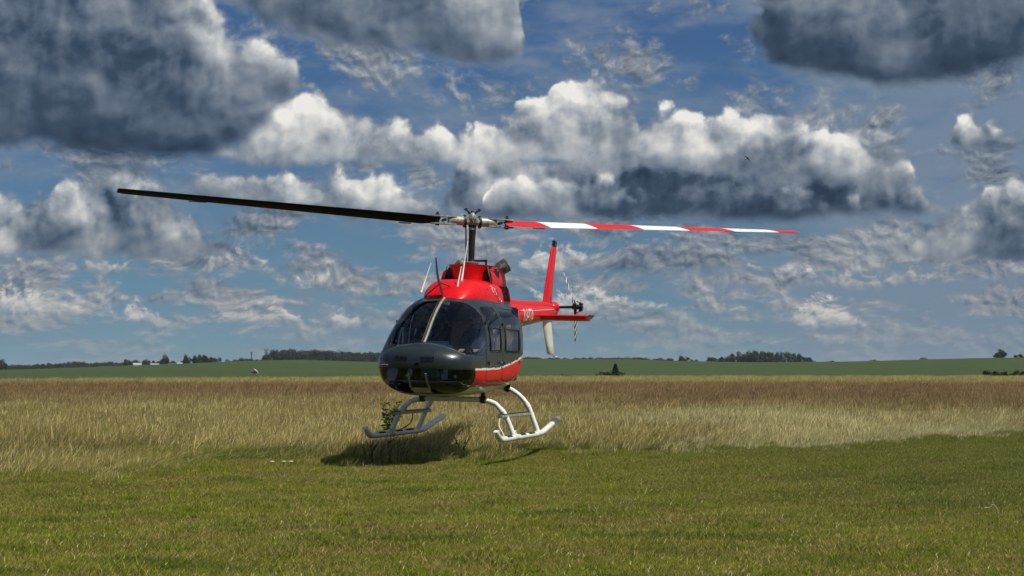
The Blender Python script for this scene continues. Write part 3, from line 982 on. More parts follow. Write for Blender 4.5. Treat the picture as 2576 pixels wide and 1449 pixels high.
# registration letters on both flanks
def letters(txt, height, length):
    cu = bpy.data.curves.new('letters', 'FONT')
    cu.body = txt
    cu.size = 1.0
    cu.resolution_u = 3
    to = bpy.data.objects.new('letters', cu)
    COL.objects.link(to)
    dg = bpy.context.evaluated_depsgraph_get()
    me = bpy.data.meshes.new_from_object(to.evaluated_get(dg))
    bpy.data.objects.remove(to)
    bm = bmesh.new()
    bm.from_mesh(me)
    bmesh.ops.subdivide_edges(bm, edges=[e for e in bm.edges if e.calc_length() > .15], cuts=3)
    bmesh.ops.triangulate(bm, faces=bm.faces[:])
    vs = np.array([v.co[:] for v in bm.verts])
    bm.verts.index_update()
    fs = [[v.index for v in f.verts] for f in bm.faces]
    bm.free()
    bpy.data.meshes.remove(me)
    lo, hi = vs.min(0), vs.max(0)
    u = (vs[:, 0] - lo[0]) / (hi[0] - lo[0])
    v = (vs[:, 1] - lo[1]) / (hi[1] - lo[1]) - .5
    return u * length, v * height, fs


u, v, fs = letters('D-HSTA', .27, .80)
for s in (1, -1):
    pts = []
    for a, b in zip(u, v):
        x = -2.72 - a if s > 0 else -3.52 + a
        zc, r = boom_at(x)
        ph = b / r - R(6)
        pts.append((x, s * (r + .003) * math.cos(ph), zc + (r + .003) * math.sin(ph)))
    mesh_obj('registration_letters', pts, fs, M_WHITE, boom, False)

# gearbox, tail rotor
gb = MB().lathe([(-.14, .02), (-.11, .07), (-.03, .105), (.08, .11), (.17, .085), (.21, .03)], (-5.88, 0, 2.06), (-1, 0, .05), 20).build('tail_gearbox_fairing', M_RED, heli)
MB().tube([(-5.96, 0, 2.075), (-5.96, .42, 2.085)], .024, 12).build('tail_rotor_shaft', M_DSTEEL, gb)
trr = empty('tail_rotor', (-5.96, .39, 2.085), (0, 0, 0))
trr.parent = heli
hb = MB().box((0, 0, 0), (.10, .09, .10), bev=.02)
hb.box((0, .09, 0), (.05, .05, .16), bev=.01)
hb.lathe([(-.05, .045), (.12, .04), (.14, .02)], (0, 0, 0), (0, 1, 0), 12)
for s in (1, -1):
    hb.tube([(0, .10, s * .07), (.04, .03, s * .10)], .010, 6)
    hb.tube([(0, .11, s * .05), (0, .135, s * .05)], .018, 8)
hb.build('tail_rotor_hub', M_DSTEEL, trr)
TA = R(46)         # blade angle above the forward direction
for k in (0, 1):
    ar = empty('tail_rotor_blade')
    ar.parent = trr
    a = TA + k * math.pi
    # blade +x axis -> direction (cos a, 0, sin a); blade normal along y
    ar.matrix_local = Matrix(((math.cos(a), -math.sin(a), 0, 0), (0, 0, -1, 0), (math.sin(a), math.cos(a), 0, 0), (0, 0, 0, 1))) @ Matrix.Rotation(R(-7), 4, 'Y')
    MB().tube([(.03, 0, 0), (.16, 0, 0)], [.03, .024], 10).build('grip', M_DSTEEL, ar)
    make_blade('blade', ar, .13, .825, .135, .12, 16, 8, [M_TROTOR, M_TROTOR], 0.0, 16)


def fin_loft(name, secs, m, parent):
    """secs: (z, x_lead, x_trail, thickness, y)"""
    rings = []
    for z, xl, xt, th, y in secs:
        ch = xl - xt
        ring = []
        for a, h in airfoil(1.0, th / ch, 8):
            ring.append((xl - (.27 - a) * ch, y + h * ch, z))
        rings.append(ring)
    return MB().rings(rings).build(name, m, parent, angle=50)


fin = fin_loft('vertical_fin', [(2.02, -5.02, -5.80, .085, 0), (2.12, -5.05, -5.80, .085, 0), (2.60, -5.34, -5.93, .078, 0), (3.05, -5.63, -6.07, .07, 0), (3.13, -5.70, -6.10, .06, 0)], M_RED, heli)
MB().box((-5.92, 0, 3.19), (.22, .045, .13), bev=.015).build('fin_tip_light', M_DSTEEL, fin)
vf = fin_loft('ventral_fin', [(1.95, -5.05, -5.80, .085, 0), (1.75, -5.12, -5.84, .085, 0), (1.40, -5.40, -6.00, .075, 0), (1.26, -5.52, -6.06, .07, 0), (1.24, -5.58, -6.04, .05, 0)], M_WHITE, heli)
MB().tube(spline([(-5.95, 0, 1.26), (-6.10, 0, 1.21), (-6.28, 0, 1.20), (-6.36, 0, 1.23)], 4), .014, 8).build('tail_skid', M_WHITE, vf)
rings = []
for y in np.linspace(-.93, .93, 21):
    rings.append([(-4.14 - (.27 - a) * .40, float(y), 1.880 - h * .42 + (a - .27) * .065) for a, h in airfoil(1.0, .19, 8)])
stab = MB().rings(rings).build('horizontal_stabiliser', M_RED, heli, angle=50)
for s in (1, -1):
    pl = MB().rings([[(x, s * (.93 + dy), 1.885 + dz) for dy, dz in ((.0, -.045), (.012, -.045), (.075, .02), (.063, .02))] for x in (-4.05, -4.10, -4.50, -4.56)])
    pl.build('end_plate', M_RED, stab, smooth=False)

# ------------------------------------------------------------------ landing gear
FT = [(0, .565), (.20, .562), (.435, .556), (.602, .515), (.674, .455), (.755, .37), (.827, .23), (.90, .055)]
RT = [(0, .735), (.30, .728), (.467, .70), (.618, .61), (.718, .508), (.78, .41), (.854, .226), (.925, .055)]
for nm, x, prof in (('forward', .88, FT), ('aft', -.62, RT)):
    left = [(x, y, z) for y, z in prof]
    right = [(x, -y, z) for y, z in prof[1:]][::-1]
    ct = MB().tube(spline(right + left, 5), .036, 14).build('cross_tube', M_WHITE, heli)
    for s in (1, -1):
        k = 5
        y, z = prof[k]
        y2, z2 = prof[k - 1]
        MB().tube([(x, s * (y + (y2 - y) * .2), z + (z2 - z) * .2), (x, s * (y + (y2 - y) * .75), z + (z2 - z) * .75)], .043, 14).build('clamp_band', M_WHITE, ct)
        sd = MB().box((x, s * .44, prof[2][1] + .01), (.10, .09, .11), bev=.015)
        sd.box((x, s * .44, prof[2][1] + .075), (.07, .05, .07), bev=.01)
        sd.build('saddle_clamp', M_DSTEEL, ct)
for s in (1, -1):
    yk = .915 * s
    pts = [(2.00, yk, .155), (1.96, yk, .125), (1.88, yk, .085), (1.78, yk, .055), (1.62, yk, .045), (.88, yk, .045), (0, yk, .045), (-.62, yk, .045), (-.95, yk, .065), (-2.02, yk, .225), (-2.06, yk, .232)]
    sk = MB().tube(pts, [.028, .036] + [.042] * 6 + [.043] * 2 + [.030], 14).build('skid', M_WHITE, heli)
    MB().box((2.03, yk, .165), (.10, .06, .012), rot=(0, R(15), 0)).build('toe_cap', M_WHITE, sk)
    for x0, x1 in ((1.45, 1.15), (.62, .30), (.10, -.30)):
        MB().tube([(x0, yk, .054), (x1, yk, .054)], .038, 12).build('tread_strip', M_RUB, sk)
    for x in (.88, -.62):
        MB().tube([(x + .09, yk, .052), (x, yk, .056), (x - .09, yk, .052)], [.046, .052, .046], 12).build('saddle', M_WHITE, sk)
        MB().tube([(x - .02, yk * .995, .14), (x - .15, yk, .06)], .012, 6).build('strut', M_WHITE, sk)
    # boarding step slung between the legs
    ys = .775 * s
    stp = MB().box((.28, ys, .345), (1.95, .07, .045), rot=(0, R(0), 0), bev=.008).build('boarding_step', M_TRIM if s > 0 else M_GRIP, heli)
    MB().box((.28, ys, .371), (1.90, .06, .008)).build('step_tread', M_RUB, stp)
    cpts = spline([(1.24, ys, .33), (1.32, ys + .01 * s, .22), (1.50, yk - .02 * s, .10), (1.60, yk, .06)], 6) if s > 0 else spline([(.2, ys, .32), (.32, ys, .18), (.55, yk, .06)], 6)
    MB().tube(cpts, .008, 6).build('bonding_cable', M_WHITE if s > 0 else M_DSTEEL, sk)


# keep the tree at thing > part > sub-part
def depth(o):
    d = 0
    while o.parent is not None:
        o = o.parent
        d += 1
    return d


def lift(o):
    p = o.parent
    M = p.matrix_basis @ o.matrix_basis
    o.parent = p.parent
    o.matrix_basis = M


kids = [o for o in bpy.data.objects if o.parent is not None]
for o in [k for k in kids if k.parent == cab]:
    lift(o)
while True:
    deep = sorted([o for o in kids if depth(o) > 2], key=depth)
    if not deep:
        break
    for o in deep:
        if depth(o) > 2:
            lift(o)
used = {o.parent for o in kids if o.parent}
for o in [k for k in kids if k.type == 'EMPTY' and k not in used]:
    bpy.data.objects.remove(o)

# ------------------------------------------------------------------ crew
M_SKIN = paint('skin', (0.42, 0.24, 0.17), 0.55, 0.0, dirt=0.10)
M_HAIR = paint('hair', (0.03, 0.022, 0.016), 0.7, 0.0, dirt=0.3)
M_DARKCLOTH = paint('black_cloth', (0.015, 0.016, 0.020), 0.9, 0.0, dirt=0.3)
M_BLUECLOTH = paint('navy_cloth', (0.04, 0.045, 0.09), 0.9, 0.0, dirt=0.25)
M_JEANS = paint('dark_trousers', (0.02, 0.024, 0.035), 0.9, 0.0, dirt=0.3)
M_PALE = paint('pale_plastic', (0.62, 0.62, 0.62), 0.5, 0.0, dirt=0.1)


def make_person(label, y, hands, shirt, head_turn):
    me = bpy.data.meshes.new('person')
    V, E, Rd, tagv = [], [], [], []

    def v(co, r, t, link=None):
        V.append(co); Rd.append(r); tagv.append(t)
        if link is not None:
            E.append((link, len(V) - 1))
        return len(V) - 1
    x0 = .82
    pel = v((x0, y, 1.13), .13, 1)
    bel = v((x0 - .03, y, 1.27), .135, 0, pel)
    che = v((x0 - .06, y, 1.42), .145, 0, bel)
    up = v((x0 - .06, y, 1.51), .11, 0, che)
    nk = v((x0 - .03, y, 1.585), .055, 2, up)
    jaw = v((x0 + .01, y, 1.645), .064, 2, nk)
    mid = v((x0 + .015, y, 1.715), .088, 2, jaw)
    crown = v((x0 + .0, y, 1.775), .072, 2, mid)
    fx, fy = math.cos(head_turn), math.sin(head_turn)
    nb = v((x0 + .015 + .075 * fx, y + .075 * fy, 1.705), .022, 2, mid)
    v((x0 + .015 + .108 * fx, y + .108 * fy, 1.69), .012, 2, nb)
    for s in (-1, 1):
        hip = v((x0 + .05, y + s * .09, 1.10), .085, 1, pel)
        kn = v((x0 + .46, y + s * .13, 1.17), .060, 1, hip)
        an = v((x0 + .62, y + s * .12, .89), .042, 1, kn)
        v((x0 + .78, y + s * .13, .85), .036, 3, an)
        sh = v((x0 - .06, y + s * .175, 1.495), .062, 0, up)
        hx, hy, hz = hands[0 if s < 0 else 1]
        el = v((x0 + .12, y + s * .23, 1.27), .045, 0, sh)
        wr = v((hx - .09, hy + s * .015, hz - .015), .028, 0, el)
        pm_ = v((hx - .02, hy, hz), .030, 2, wr)
        for k, (a, ln) in enumerate(((-.028, .050), (-.010, .058), (.010, .054), (.026, .044))):
            f1 = v((hx + .02, hy + a, hz + .005), .0095, 2, pm_)
            v((hx + .02 + ln * .6, hy + a * 1.1, hz - .022), .008, 2, f1)
        th = v((hx - .01, hy - s * .035, hz + .01), .010, 2, pm_)
        v((hx + .03, hy - s * .045, hz + .004), .009, 2, th)
    me.from_pydata(V, E, [])
    ob = bpy.data.objects.new('person_rig', me)
    COL.objects.link(ob)
    sk = ob.modifiers.new('skin', 'SKIN')
    for i, sv in enumerate(me.skin_vertices[0].data):
        sv.radius = (Rd[i], Rd[i])
        sv.use_root = i == 0
    sub = ob.modifiers.new('sub', 'SUBSURF')
    sub.levels = sub.render_levels = 2
    dg = bpy.context.evaluated_depsgraph_get()
    m2 = bpy.data.meshes.new_from_object(ob.evaluated_get(dg))
    bpy.data.objects.remove(ob)
    m2.name = 'person'
    m2.materials.clear()
    for m in (shirt, M_JEANS, M_SKIN, M_BLACK):
        m2.materials.append(m)
    P = np.array(V)
    RR = np.array(Rd)
    for p in m2.polygons:
        d = np.linalg.norm(P - np.array(p.center), axis=1) - RR * .6
        p.material_index = tagv[int(np.argmin(d))]
        p.use_smooth = True
    o = bpy.data.objects.new('person', m2)
    COL.objects.link(o)
    o.matrix_world = HM
    meta(o, label, 'person', 'people in the cockpit')
    # hair cap, headset, sunglasses
    c = Vector((x0 + .008, y, 1.725))
    hr = []
    for i in range(7):
        t = R(4 + i * 15)
        hr.append([c + Vector((.092 * math.sin(t) * math.cos(a) - .012, .084 * math.sin(t) * math.sin(a), .098 * math.cos(t))) for a in [2 * math.pi * k / 20 for k in range(20)]])
    MB().rings(hr).build('hair', M_HAIR, o)
    hs = MB().tube([c + Vector((.0, .1 * math.cos(t), .105 * math.sin(t) + .005)) for t in [math.pi * k / 14 for k in range(15)]], .011, 8)
    for s in (-1, 1):
        hs.lathe([(-.01, .034), (.012, .036), (.024, .026)], c + Vector((.0, s * .088, -.005)), (0, s, 0), 14)
    hs.tube([c + Vector((.0, .1, -.02)), c + Vector((.06, .085, -.065)), c + Vector((.105, .02, -.075))], .005, 6)
    hs.build('headset', M_PALE, o)
    MB().tube([c + Vector((.085 * math.cos(a + head_turn) + .008, .085 * math.sin(a + head_turn), .0)) for a in np.linspace(-.75, .75, 9)], .013, 8).build('sunglasses', M_BLACK, o)
    return o


pilot = make_person('pilot in black clothing with white chest patches and a pale headset', -.36, ((1.24, -.52, 1.20), (1.39, -.33, 1.28)), M_DARKCLOTH, R(8))
pp_ = MB().box((.915, -.40, 1.455), (.012, .15, .045), bev=.004)
pp_.box((.92, -.33, 1.485), (.012, .05, .04), bev=.004)
pp_.box((.925, -.40, 1.35), (.012, .09, .022), bev=.004)
pp_.build('white_patch', M_PALE, pilot)
make_person('passenger in a navy top wearing a headset, resting both hands on the knees', .33, ((1.30, .22, 1.245), (1.31, .44, 1.245)), M_BLUECLOTH, R(-6))

# ------------------------------------------------------------------ terrain
CREST_Y = 700.0
_px = np.array([-1500, 0, 300, 480, 640, 750, 850, 960, 1100, 1300, 1600, 1700, 1850, 2050, 2200, 2400, 2576, 4000], float)
_rw = np.array([935, 932, 920, 914, 907, 905, 908, 911, 907, 903, 904, 908, 911, 911, 908, 902, 899, 896], float)
_ex = np.array([-1500, 0, 600, 1000, 1300, 2000, 2576, 4000], float)
_ey = np.array([150, 155, 185, 205, 220, 235, 245, 260], float)


def smooth(t):
    t = np.clip(t, 0, 1)
    return t * t * (3 - 2 * t)


def hill(X, Y):
    Ys = np.maximum(Y, 1.0)
    px = np.clip(1288 + FPX * X / Ys, -1500, 4000)
    hc = EYE + (HOR - np.interp(px, _px, _rw)) / FPX * CREST_Y
    ye = np.interp(px, _ex, _ey)
    t = np.clip((Y - ye) / (CREST_Y - ye), 0, 1)
    up = hc * (0.35 * t + 0.65 * smooth(t))
    dn = np.where(Y > CREST_Y, 4.2 * (1 - np.exp(-np.maximum(Y - CREST_Y, 0) / 140.0)), 0)
    return np.where(Y > 1, up - dn, 0)


def wob(X, Y):
    return (0.035 * np.sin(X * .61 + 1.3) * np.sin(Y * .43 + .4) + 0.02 * np.sin(X * 1.7 + Y * 1.1) + 0.012 * np.sin(X * 3.1 - Y * 2.3))


def ground_z(X, Y):
    X = np.asarray(X, float)
    Y = np.asarray(Y, float)
    return hill(X, Y) + wob(X, Y) * np.clip(1.5 - Y / 200, 0, 1)


# edge between the mown strip and the tall grass
_bp = np.array([(0, 1215), (300, 1197), (600, 1182), (900, 1163), (1100, 1152), (1300, 1148), (1500, 1140), (1800, 1132), (2100, 1118), (2400, 1100), (2576, 1084)], float)
_by = EYE * FPX / (_bp[:, 1] - HOR)
_bx = (_bp[:, 0] - 1288) / FPX * _by


def tall_edge(X):
    b = np.interp(X, _bx, _by)
    b = np.where(X < _bx[0], _by[0] + (X - _bx[0]) * .4, b)
    b = np.where(X > _bx[-1], _by[-1] + (X - _bx[-1]) * .9, b)
    return b + .45 * np.sin(X * 1.9 + .7) + .25 * np.sin(X * 4.3) + .15 * np.sin(X * 9.1 + 2)


def crop_edge(X, Y):
    px = np.clip(1288 + FPX * X / np.maximum(Y, 1.0), -1500, 4000)
    return np.interp(px, _ex, _ey)


def spaced(a, b, n, p):
    return a + (b - a) * np.linspace(0, 1, n) ** p


ys = np.concatenate([np.linspace(-40, 12, 14)[:-1], np.linspace(12, 50, 150)[:-1], np.linspace(50, 300, 180)[:-1], np.linspace(300, 900, 140)[:-1], spaced(900, 9000, 60, 2.0)])
xs = np.concatenate([-spaced(24, 5000, 70, 2.4)[::-1], np.linspace(-24, 24, 150)[1:-1], spaced(24, 5000, 70, 2.4)])
GX, GY = np.meshgrid(xs, ys)
GZ = ground_z(GX, GY)
gv = np.stack([GX, GY, GZ], -1).reshape(-1, 3)
nx = len(xs)
gi, gj = np.meshgrid(np.arange(len(ys) - 1), np.arange(nx - 1), indexing='ij')
gf = np.stack([gi * nx + gj, gi * nx + gj + 1, (gi + 1) * nx + gj + 1, (gi + 1) * nx + gj], -1).reshape(-1, 4)


def ground_material():
    m, g, b = mat('ground')
    geo = g.node('ShaderNodeNewGeometry')
    pos = geo.outputs['Position']
    at = g.node('ShaderNodeAttribute')
    at.attribute_name = 'zone'
    sp = g.node('ShaderNodeSeparateColor')
    m.node_tree.links.new(at.outputs['Color'], sp.inputs[0])
    tall, crop = sp.outputs[0], sp.outputs[1]
    px = g.node('ShaderNodeSeparateXYZ')
    m.node_tree.links.new(pos, px.inputs[0])
    yy = px.outputs[1]
    n1 = g.noise(pos, 0.9, 6, 0.62)
    n2 = g.noise(pos, 14.0, 4, 0.6)
    lawn = g.mix(n1, (0.105, 0.125, 0.018), (0.16, 0.145, 0.040))
    lawn = g.mix(g.step(n2, .35, .7), lawn, (0.20, 0.175, 0.06))
    st = g.vm('MULTIPLY', pos, (0.03, 0.09, 0.1))
    n3 = g.noise(st, 1.0, 6, 0.6)
    n4 = g.noise(pos, 1.6, 5, 0.65)
    band = g.ramp(g.div(yy, 300.0), [(0.0, (0.20, 0.19, 0.05)), (0.16, (0.24, 0.19, 0.07)), (0.27, (0.20, 0.125, 0.062)), (0.38, (0.185, 0.125, 0.060)), (0.48, (0.19, 0.17, 0.055)), (0.60, (0.21, 0.21, 0.060)), (1.0, (0.18, 0.19, 0.055))])
    mead = g.mix(g.step(n3, .35, .65, 0.0, .55), band, (0.135, 0.125, 0.045))
    mead = g.mix(g.step(n4, .40, .70, 0.0, .45), mead, (0.11, 0.11, 0.034))
    cr = g.mix(g.noise(g.vm('MULTIPLY', pos, (.02, .02, .02)), 1.0, 4, .55), (0.048, 0.074, 0.036), (0.070, 0.096, 0.046))
    cr = g.mix(g.step(g.noise(g.vm('MULTIPLY', pos, (.35, .9, .5)), 1.0, 5, .7), .42, .72, 0.0, .5), cr, (0.040, 0.058, 0.030))
    c = g.mix(tall, lawn, mead)
    c = g.mix(crop, c, cr)
    g.put(b.inputs['Base Color'], c)
    b.inputs['Roughness'].default_value = 1.0
    b.inputs['Specular IOR Level'].default_value = 0.0
    bp = g.node('ShaderNodeBump')
    bp.inputs['Strength'].default_value = 0.8
    bp.inputs['Distance'].default_value = 0.12
    g.put(bp.inputs['Height'], g.noise(pos, 3.5, 7, 0.7))
    m.node_tree.links.new(bp.outputs[0], b.inputs['Normal'])
    return m


ground = mesh_obj('ground', gv, gf, ground_material(), None, True)
meta(ground, 'mown strip, tall meadow and green crop field rising to a low crest', None, None, 'structure')
zone = np.zeros((len(gv), 4), np.float32)
zone[:, 0] = smooth((gv[:, 1] - tall_edge(gv[:, 0]) + .3) / .8)
ce = crop_edge(gv[:, 0], gv[:, 1])
zone[:, 1] = smooth((gv[:, 1] - ce) / 4.0 + .5)
zone[:, 3] = 1
ca = ground.data.color_attributes.new('zone', 'FLOAT_COLOR', 'POINT')
ca.data.foreach_set('color', zone.ravel())


# ------------------------------------------------------------------ grass
def blade_clump(name, n, rad, hmin, hmax, wid, lean, spread, curl, heads=0.0, seg=2, seed=1):
    r = np.random.default_rng(seed)
    V, F, tint, hh = [], [], [], []
    for _ in range(n):
        a = r.uniform(0, 2 * math.pi)
        q = rad * math.sqrt(r.uniform())
        bx, by = q * math.cos(a), q * math.sin(a)
        h = r.uniform(hmin, hmax)
        w = wid * r.uniform(.6, 1.3)
        da = r.uniform(0, 2 * math.pi)
        dx, dy = lean[0] + spread * math.cos(da) * r.uniform(.2, 1), lean[1] + spread * math.sin(da) * r.uniform(.2, 1)
        wa = r.uniform(0, math.pi)
        wx, wy = math.cos(wa) * w / 2, math.sin(wa) * w / 2
        t_ = r.uniform()
        n0 = len(V)
        has = r.uniform() < heads
        ks = [0, .5, 1.0] if seg == 2 else [0, .33, .66, 1.0]
        for k in ks:
            cx = bx + dx * h * k ** (1 + curl)
            cy = by + dy * h * k ** (1 + curl)
            cz = h * k * (1 - .18 * k * min(1.5, math.hypot(dx, dy)))
            f = (1 - .55 * k)
            if has:
                f = .45 if k < .6 else (1.7 if k < .9 else .5)
            if k == 1.0 and not has:
                V.append((cx, cy, cz)); hh.append(k); tint.append(t_)
            else:
                V += [(cx - wx * f, cy - wy * f, cz), (cx + wx * f, cy + wy * f, cz)]
                hh += [k + (2.0 if has and k > .6 else 0)] * 2
                tint += [t_] * 2
        m_ = len(ks)
        for i in range(m_ - 1):
            b0 = n0 + 2 * i
            if i == m_ - 2 and not has:
                F.append((b0, b0 + 1, b0 + 2))
            else:
                F.append((b0, b0 + 1, b0 + 3, b0 + 2))
    me = bpy.data.meshes.new(name)
    me.from_pydata(V, [], F)
    at = me.attributes.new('tint', 'FLOAT', 'POINT')
    at.data.foreach_set('value', np.array(tint, np.float32))
    at = me.attributes.new('hgt', 'FLOAT', 'POINT')
    at.data.foreach_set('value', np.array(hh, np.float32))
    return bpy.data.objects.new(name, me)


def grass_material(name, kind):
    m, g, b = mat(name)
    t = m.node_tree
    def attr(n):
        a = g.node('ShaderNodeAttribute')
        a.attribute_name = n
        return a.outputs['Fac']
    tint, hgt = attr('tint'), attr('hgt')
    geo = g.node('ShaderNodeNewGeometry')
    pos = geo.outputs['Position']
    sp = g.node('ShaderNodeSeparateXYZ')
    t.links.new(pos, sp.inputs[0])
    if kind == 'lawn':
        big = g.noise(g.vm('MULTIPLY', pos, (.35, .8, 1)), 1.0, 4, .6)
        fine = g.noise(pos, 2.6, 4, .65)
        green = g.mix(g.step(big, .35, .65), (0.130, 0.178, 0.010), (0.200, 0.235, 0.018))
        straw = g.mix(tint, (0.27, 0.215, 0.058), (0.41, 0.33, 0.115))
        dry = g.add(g.add(g.mul(g.sub(fine, .5), 1.7), g.mul(g.sub(big, .5), -1.1)), g.sub(tint, .56))
        c = g.mix(g.step(dry, -.06, .12), green, straw)
        # worn brownish and lush dark patches
        pat = g.noise(g.vm('MULTIPLY', pos, (.55, 1.5, 1)), 1.0, 5, .62)
        c = g.mix(g.step(pat, .52, .66, 0.0, .82), c, g.mix(tint, (0.085, 0.135, 0.014), (0.135, 0.180, 0.024)))
        pat2 = g.noise(g.vm('MULTIPLY_ADD', pos, (.45, 1.3, 1), (31.0, 7.0, 0)), 1.0, 5, .62)
        c = g.mix(g.step(pat2, .52, .66, 0.0, .80), c, g.mix(tint, (0.205, 0.150, 0.045), (0.34, 0.265, 0.10)))
        pat0 = g.noise(g.vm('MULTIPLY', pos, (.5, .8, 1)), 1.0, 4, .6)
        # lusher, cooler turf on the right-hand side of the strip
        lush = g.mul(g.step(g.mad(pat0, 5.0, sp.outputs[0]), 1.5, 8.0), g.step(g.mad(pat0, 6.0, sp.outputs[1]), 17.0, 22.5))
        c = g.mix(g.mul(lush, .55), c, g.mix(tint, (0.095, 0.130, 0.024), (0.150, 0.165, 0.045)))
        c = g.mix(g.step(tint, .955, .965), c, (0.62, 0.55, 0.30))
    else:
        big = g.noise(g.vm('MULTIPLY', pos, (.10, .22, 1)), 1.0, 4, .6)
        fine = g.noise(pos, .9, 4, .65)
        stem = g.mix(g.step(fine, .38, .66), (0.230, 0.250, 0.048), (0.430, 0.355, 0.130))
        head = g.mix(tint, (0.46, 0.36, 0.15), (0.62, 0.52, 0.26))
        far = g.step(g.add(g.mad(g.sub(big, .5), 60.0, sp.outputs[1]), g.mul(g.m('MAXIMUM', sp.outputs[0], 0.0), 1.3)), 46.0, 74.0)
        redd = g.mul(far, g.step(g.mad(g.sub(big, .5), 40.0, sp.outputs[1]), 112.0, 150.0, 1.0, .0))
        head = g.mix(g.mul(redd, .85), head, g.mix(tint, (0.26, 0.135, 0.085), (0.36, 0.24, 0.13)))
        stem = g.mix(g.mul(redd, .75), stem, (0.245, 0.180, 0.078))
        pch = g.noise(g.vm('MULTIPLY', pos, (.42, .30, 1)), 1.0, 5, .62)
        gp = g.mul(g.step(pch, .46, .60, 0.0, .85), g.step(sp.outputs[1], 80.0, 42.0))
        stem = g.mix(gp, stem, g.mix(tint, (0.135, 0.190, 0.034), (0.22, 0.25, 0.055)))
        dk = g.noise(g.vm('MULTIPLY_ADD', pos, (.38, .34, 1), (11.0, 53.0, 0)), 1.0, 5, .62)
        stem = g.mix(g.step(dk, .55, .70, 0.0, .6), stem, (0.20, 0.150, 0.060))
        # pale bleached grass along the right of the mown edge
        pale = g.mul(g.step(g.mad(g.sub(pch, .5), 9.0, sp.outputs[0]), 0.5, 4.5), g.step(g.mad(g.sub(dk, .5), 26.0, sp.outputs[1]), 50.0, 36.0))
        stem = g.mix(g.mul(pale, g.step(fine, .40, .62, .15, .85)), stem, (0.56, 0.52, 0.26))
        head = g.mix(g.mul(pale, .6), head, (0.68, 0.62, 0.38))
        # fresh green at the foot and in the trodden hollow
        c = g.mix(g.step(hgt, .15, .75), (0.165, 0.215, 0.034), stem)
        c = g.mix(g.m('GREATER_THAN', hgt, 1.5), c, head)
        c = g.mix(g.step(tint, .93, .95), c, (0.62, 0.52, 0.26))
    vr = g.m('FRACT', g.mul(tint, 37.7))
    c = g.vm('MULTIPLY', c, g.ramp(vr, [(0.0, (.55, .55, .55)), (1.0, (1.5, 1.5, 1.45))]))
    g.put(b.inputs['Base Color'], c)
    b.inputs['Roughness'].default_value = 0.75
    b.inputs['Specular IOR Level'].default_value = 0.15
    tr = g.node('ShaderNodeBsdfTranslucent')
    g.put(tr.inputs['Color'], c)
    mx = g.node('ShaderNodeMixShader')
    mx.inputs[0].default_value = 0.45
    t.links.new(b.outputs[0], mx.inputs[1])
    t.links.new(tr.outputs[0], mx.inputs[2])
    t.links.new(mx.outputs[0], t.nodes['Material Output'].inputs[0])
    return m


M_LAWN = grass_material('lawn_grass', 'lawn')
M_TALL = grass_material('meadow_grass', 'tall')


def scatter(name, pts, scale, rotz, idx, clumps, label, tilt=None):
    n = len(pts)
    me = bpy.data.meshes.new(name)
    me.vertices.add(n)
    me.vertices.foreach_set('co', np.asarray(pts, np.float32).ravel())
    def fa(nm, typ, dat):
        a = me.attributes.new(nm, typ, 'POINT')
        a.data.foreach_set('vector' if typ == 'FLOAT_VECTOR' else 'value', dat)
    rot = np.zeros((n, 3), np.float32)
    rot[:, 2] = rotz
    if tilt is not None:
        rot[:, :2] = tilt
    fa('rot', 'FLOAT_VECTOR', rot.ravel())
    fa('scl', 'FLOAT', np.asarray(scale, np.float32))
    fa('pick', 'INT', np.asarray(idx, np.int32))
    o = bpy.data.objects.new(name, me)
    COL.objects.link(o)
    meta(o, label, None, None, 'stuff')
    ng = bpy.data.node_groups.new(name, 'GeometryNodeTree')
    ng.interface.new_socket('Geometry', in_out='INPUT', socket_type='NodeSocketGeometry')
    ng.interface.new_socket('Geometry', in_out='OUTPUT', socket_type='NodeSocketGeometry')
    N = ng.nodes
    gi_, go_ = N.new('NodeGroupInput'), N.new('NodeGroupOutput')
    inst = N.new('GeometryNodeInstanceOnPoints')
    join = N.new('GeometryNodeJoinGeometry')
    for c in reversed(clumps):
        oi = N.new('GeometryNodeObjectInfo')
        oi.inputs['Object'].default_value = c
        oi.inputs['As Instance'].default_value = True
        ng.links.new(oi.outputs['Geometry'], join.inputs[0])
    def na(nm, typ):
        a = N.new('GeometryNodeInputNamedAttribute')
        a.data_type = typ
        a.inputs['Name'].default_value = nm
        return a.outputs['Attribute']
    ng.links.new(gi_.outputs[0], inst.inputs['Points'])
    ng.links.new(join.outputs[0], inst.inputs['Instance'])
    inst.inputs['Pick Instance'].default_value = True
    ng.links.new(na('pick', 'INT'), inst.inputs['Instance Index'])
    ng.links.new(na('rot', 'FLOAT_VECTOR'), inst.inputs['Rotation'])
    ng.links.new(na('scl', 'FLOAT'), inst.inputs['Scale'])
    ng.links.new(inst.outputs[0], go_.inputs[0])
    md = o.modifiers.new('scatter', 'NODES')
    md.node_group = ng
    return o


def wedge(y0, y1, dens, half=.345, pad=1.5):
    n = int(dens * half * (y1 * y1 - y0 * y0))
    y = np.sqrt(rng.uniform(y0 * y0, y1 * y1, n))
    x = rng.uniform(-1, 1, n) * (half * y + pad * .0)
    return x, y


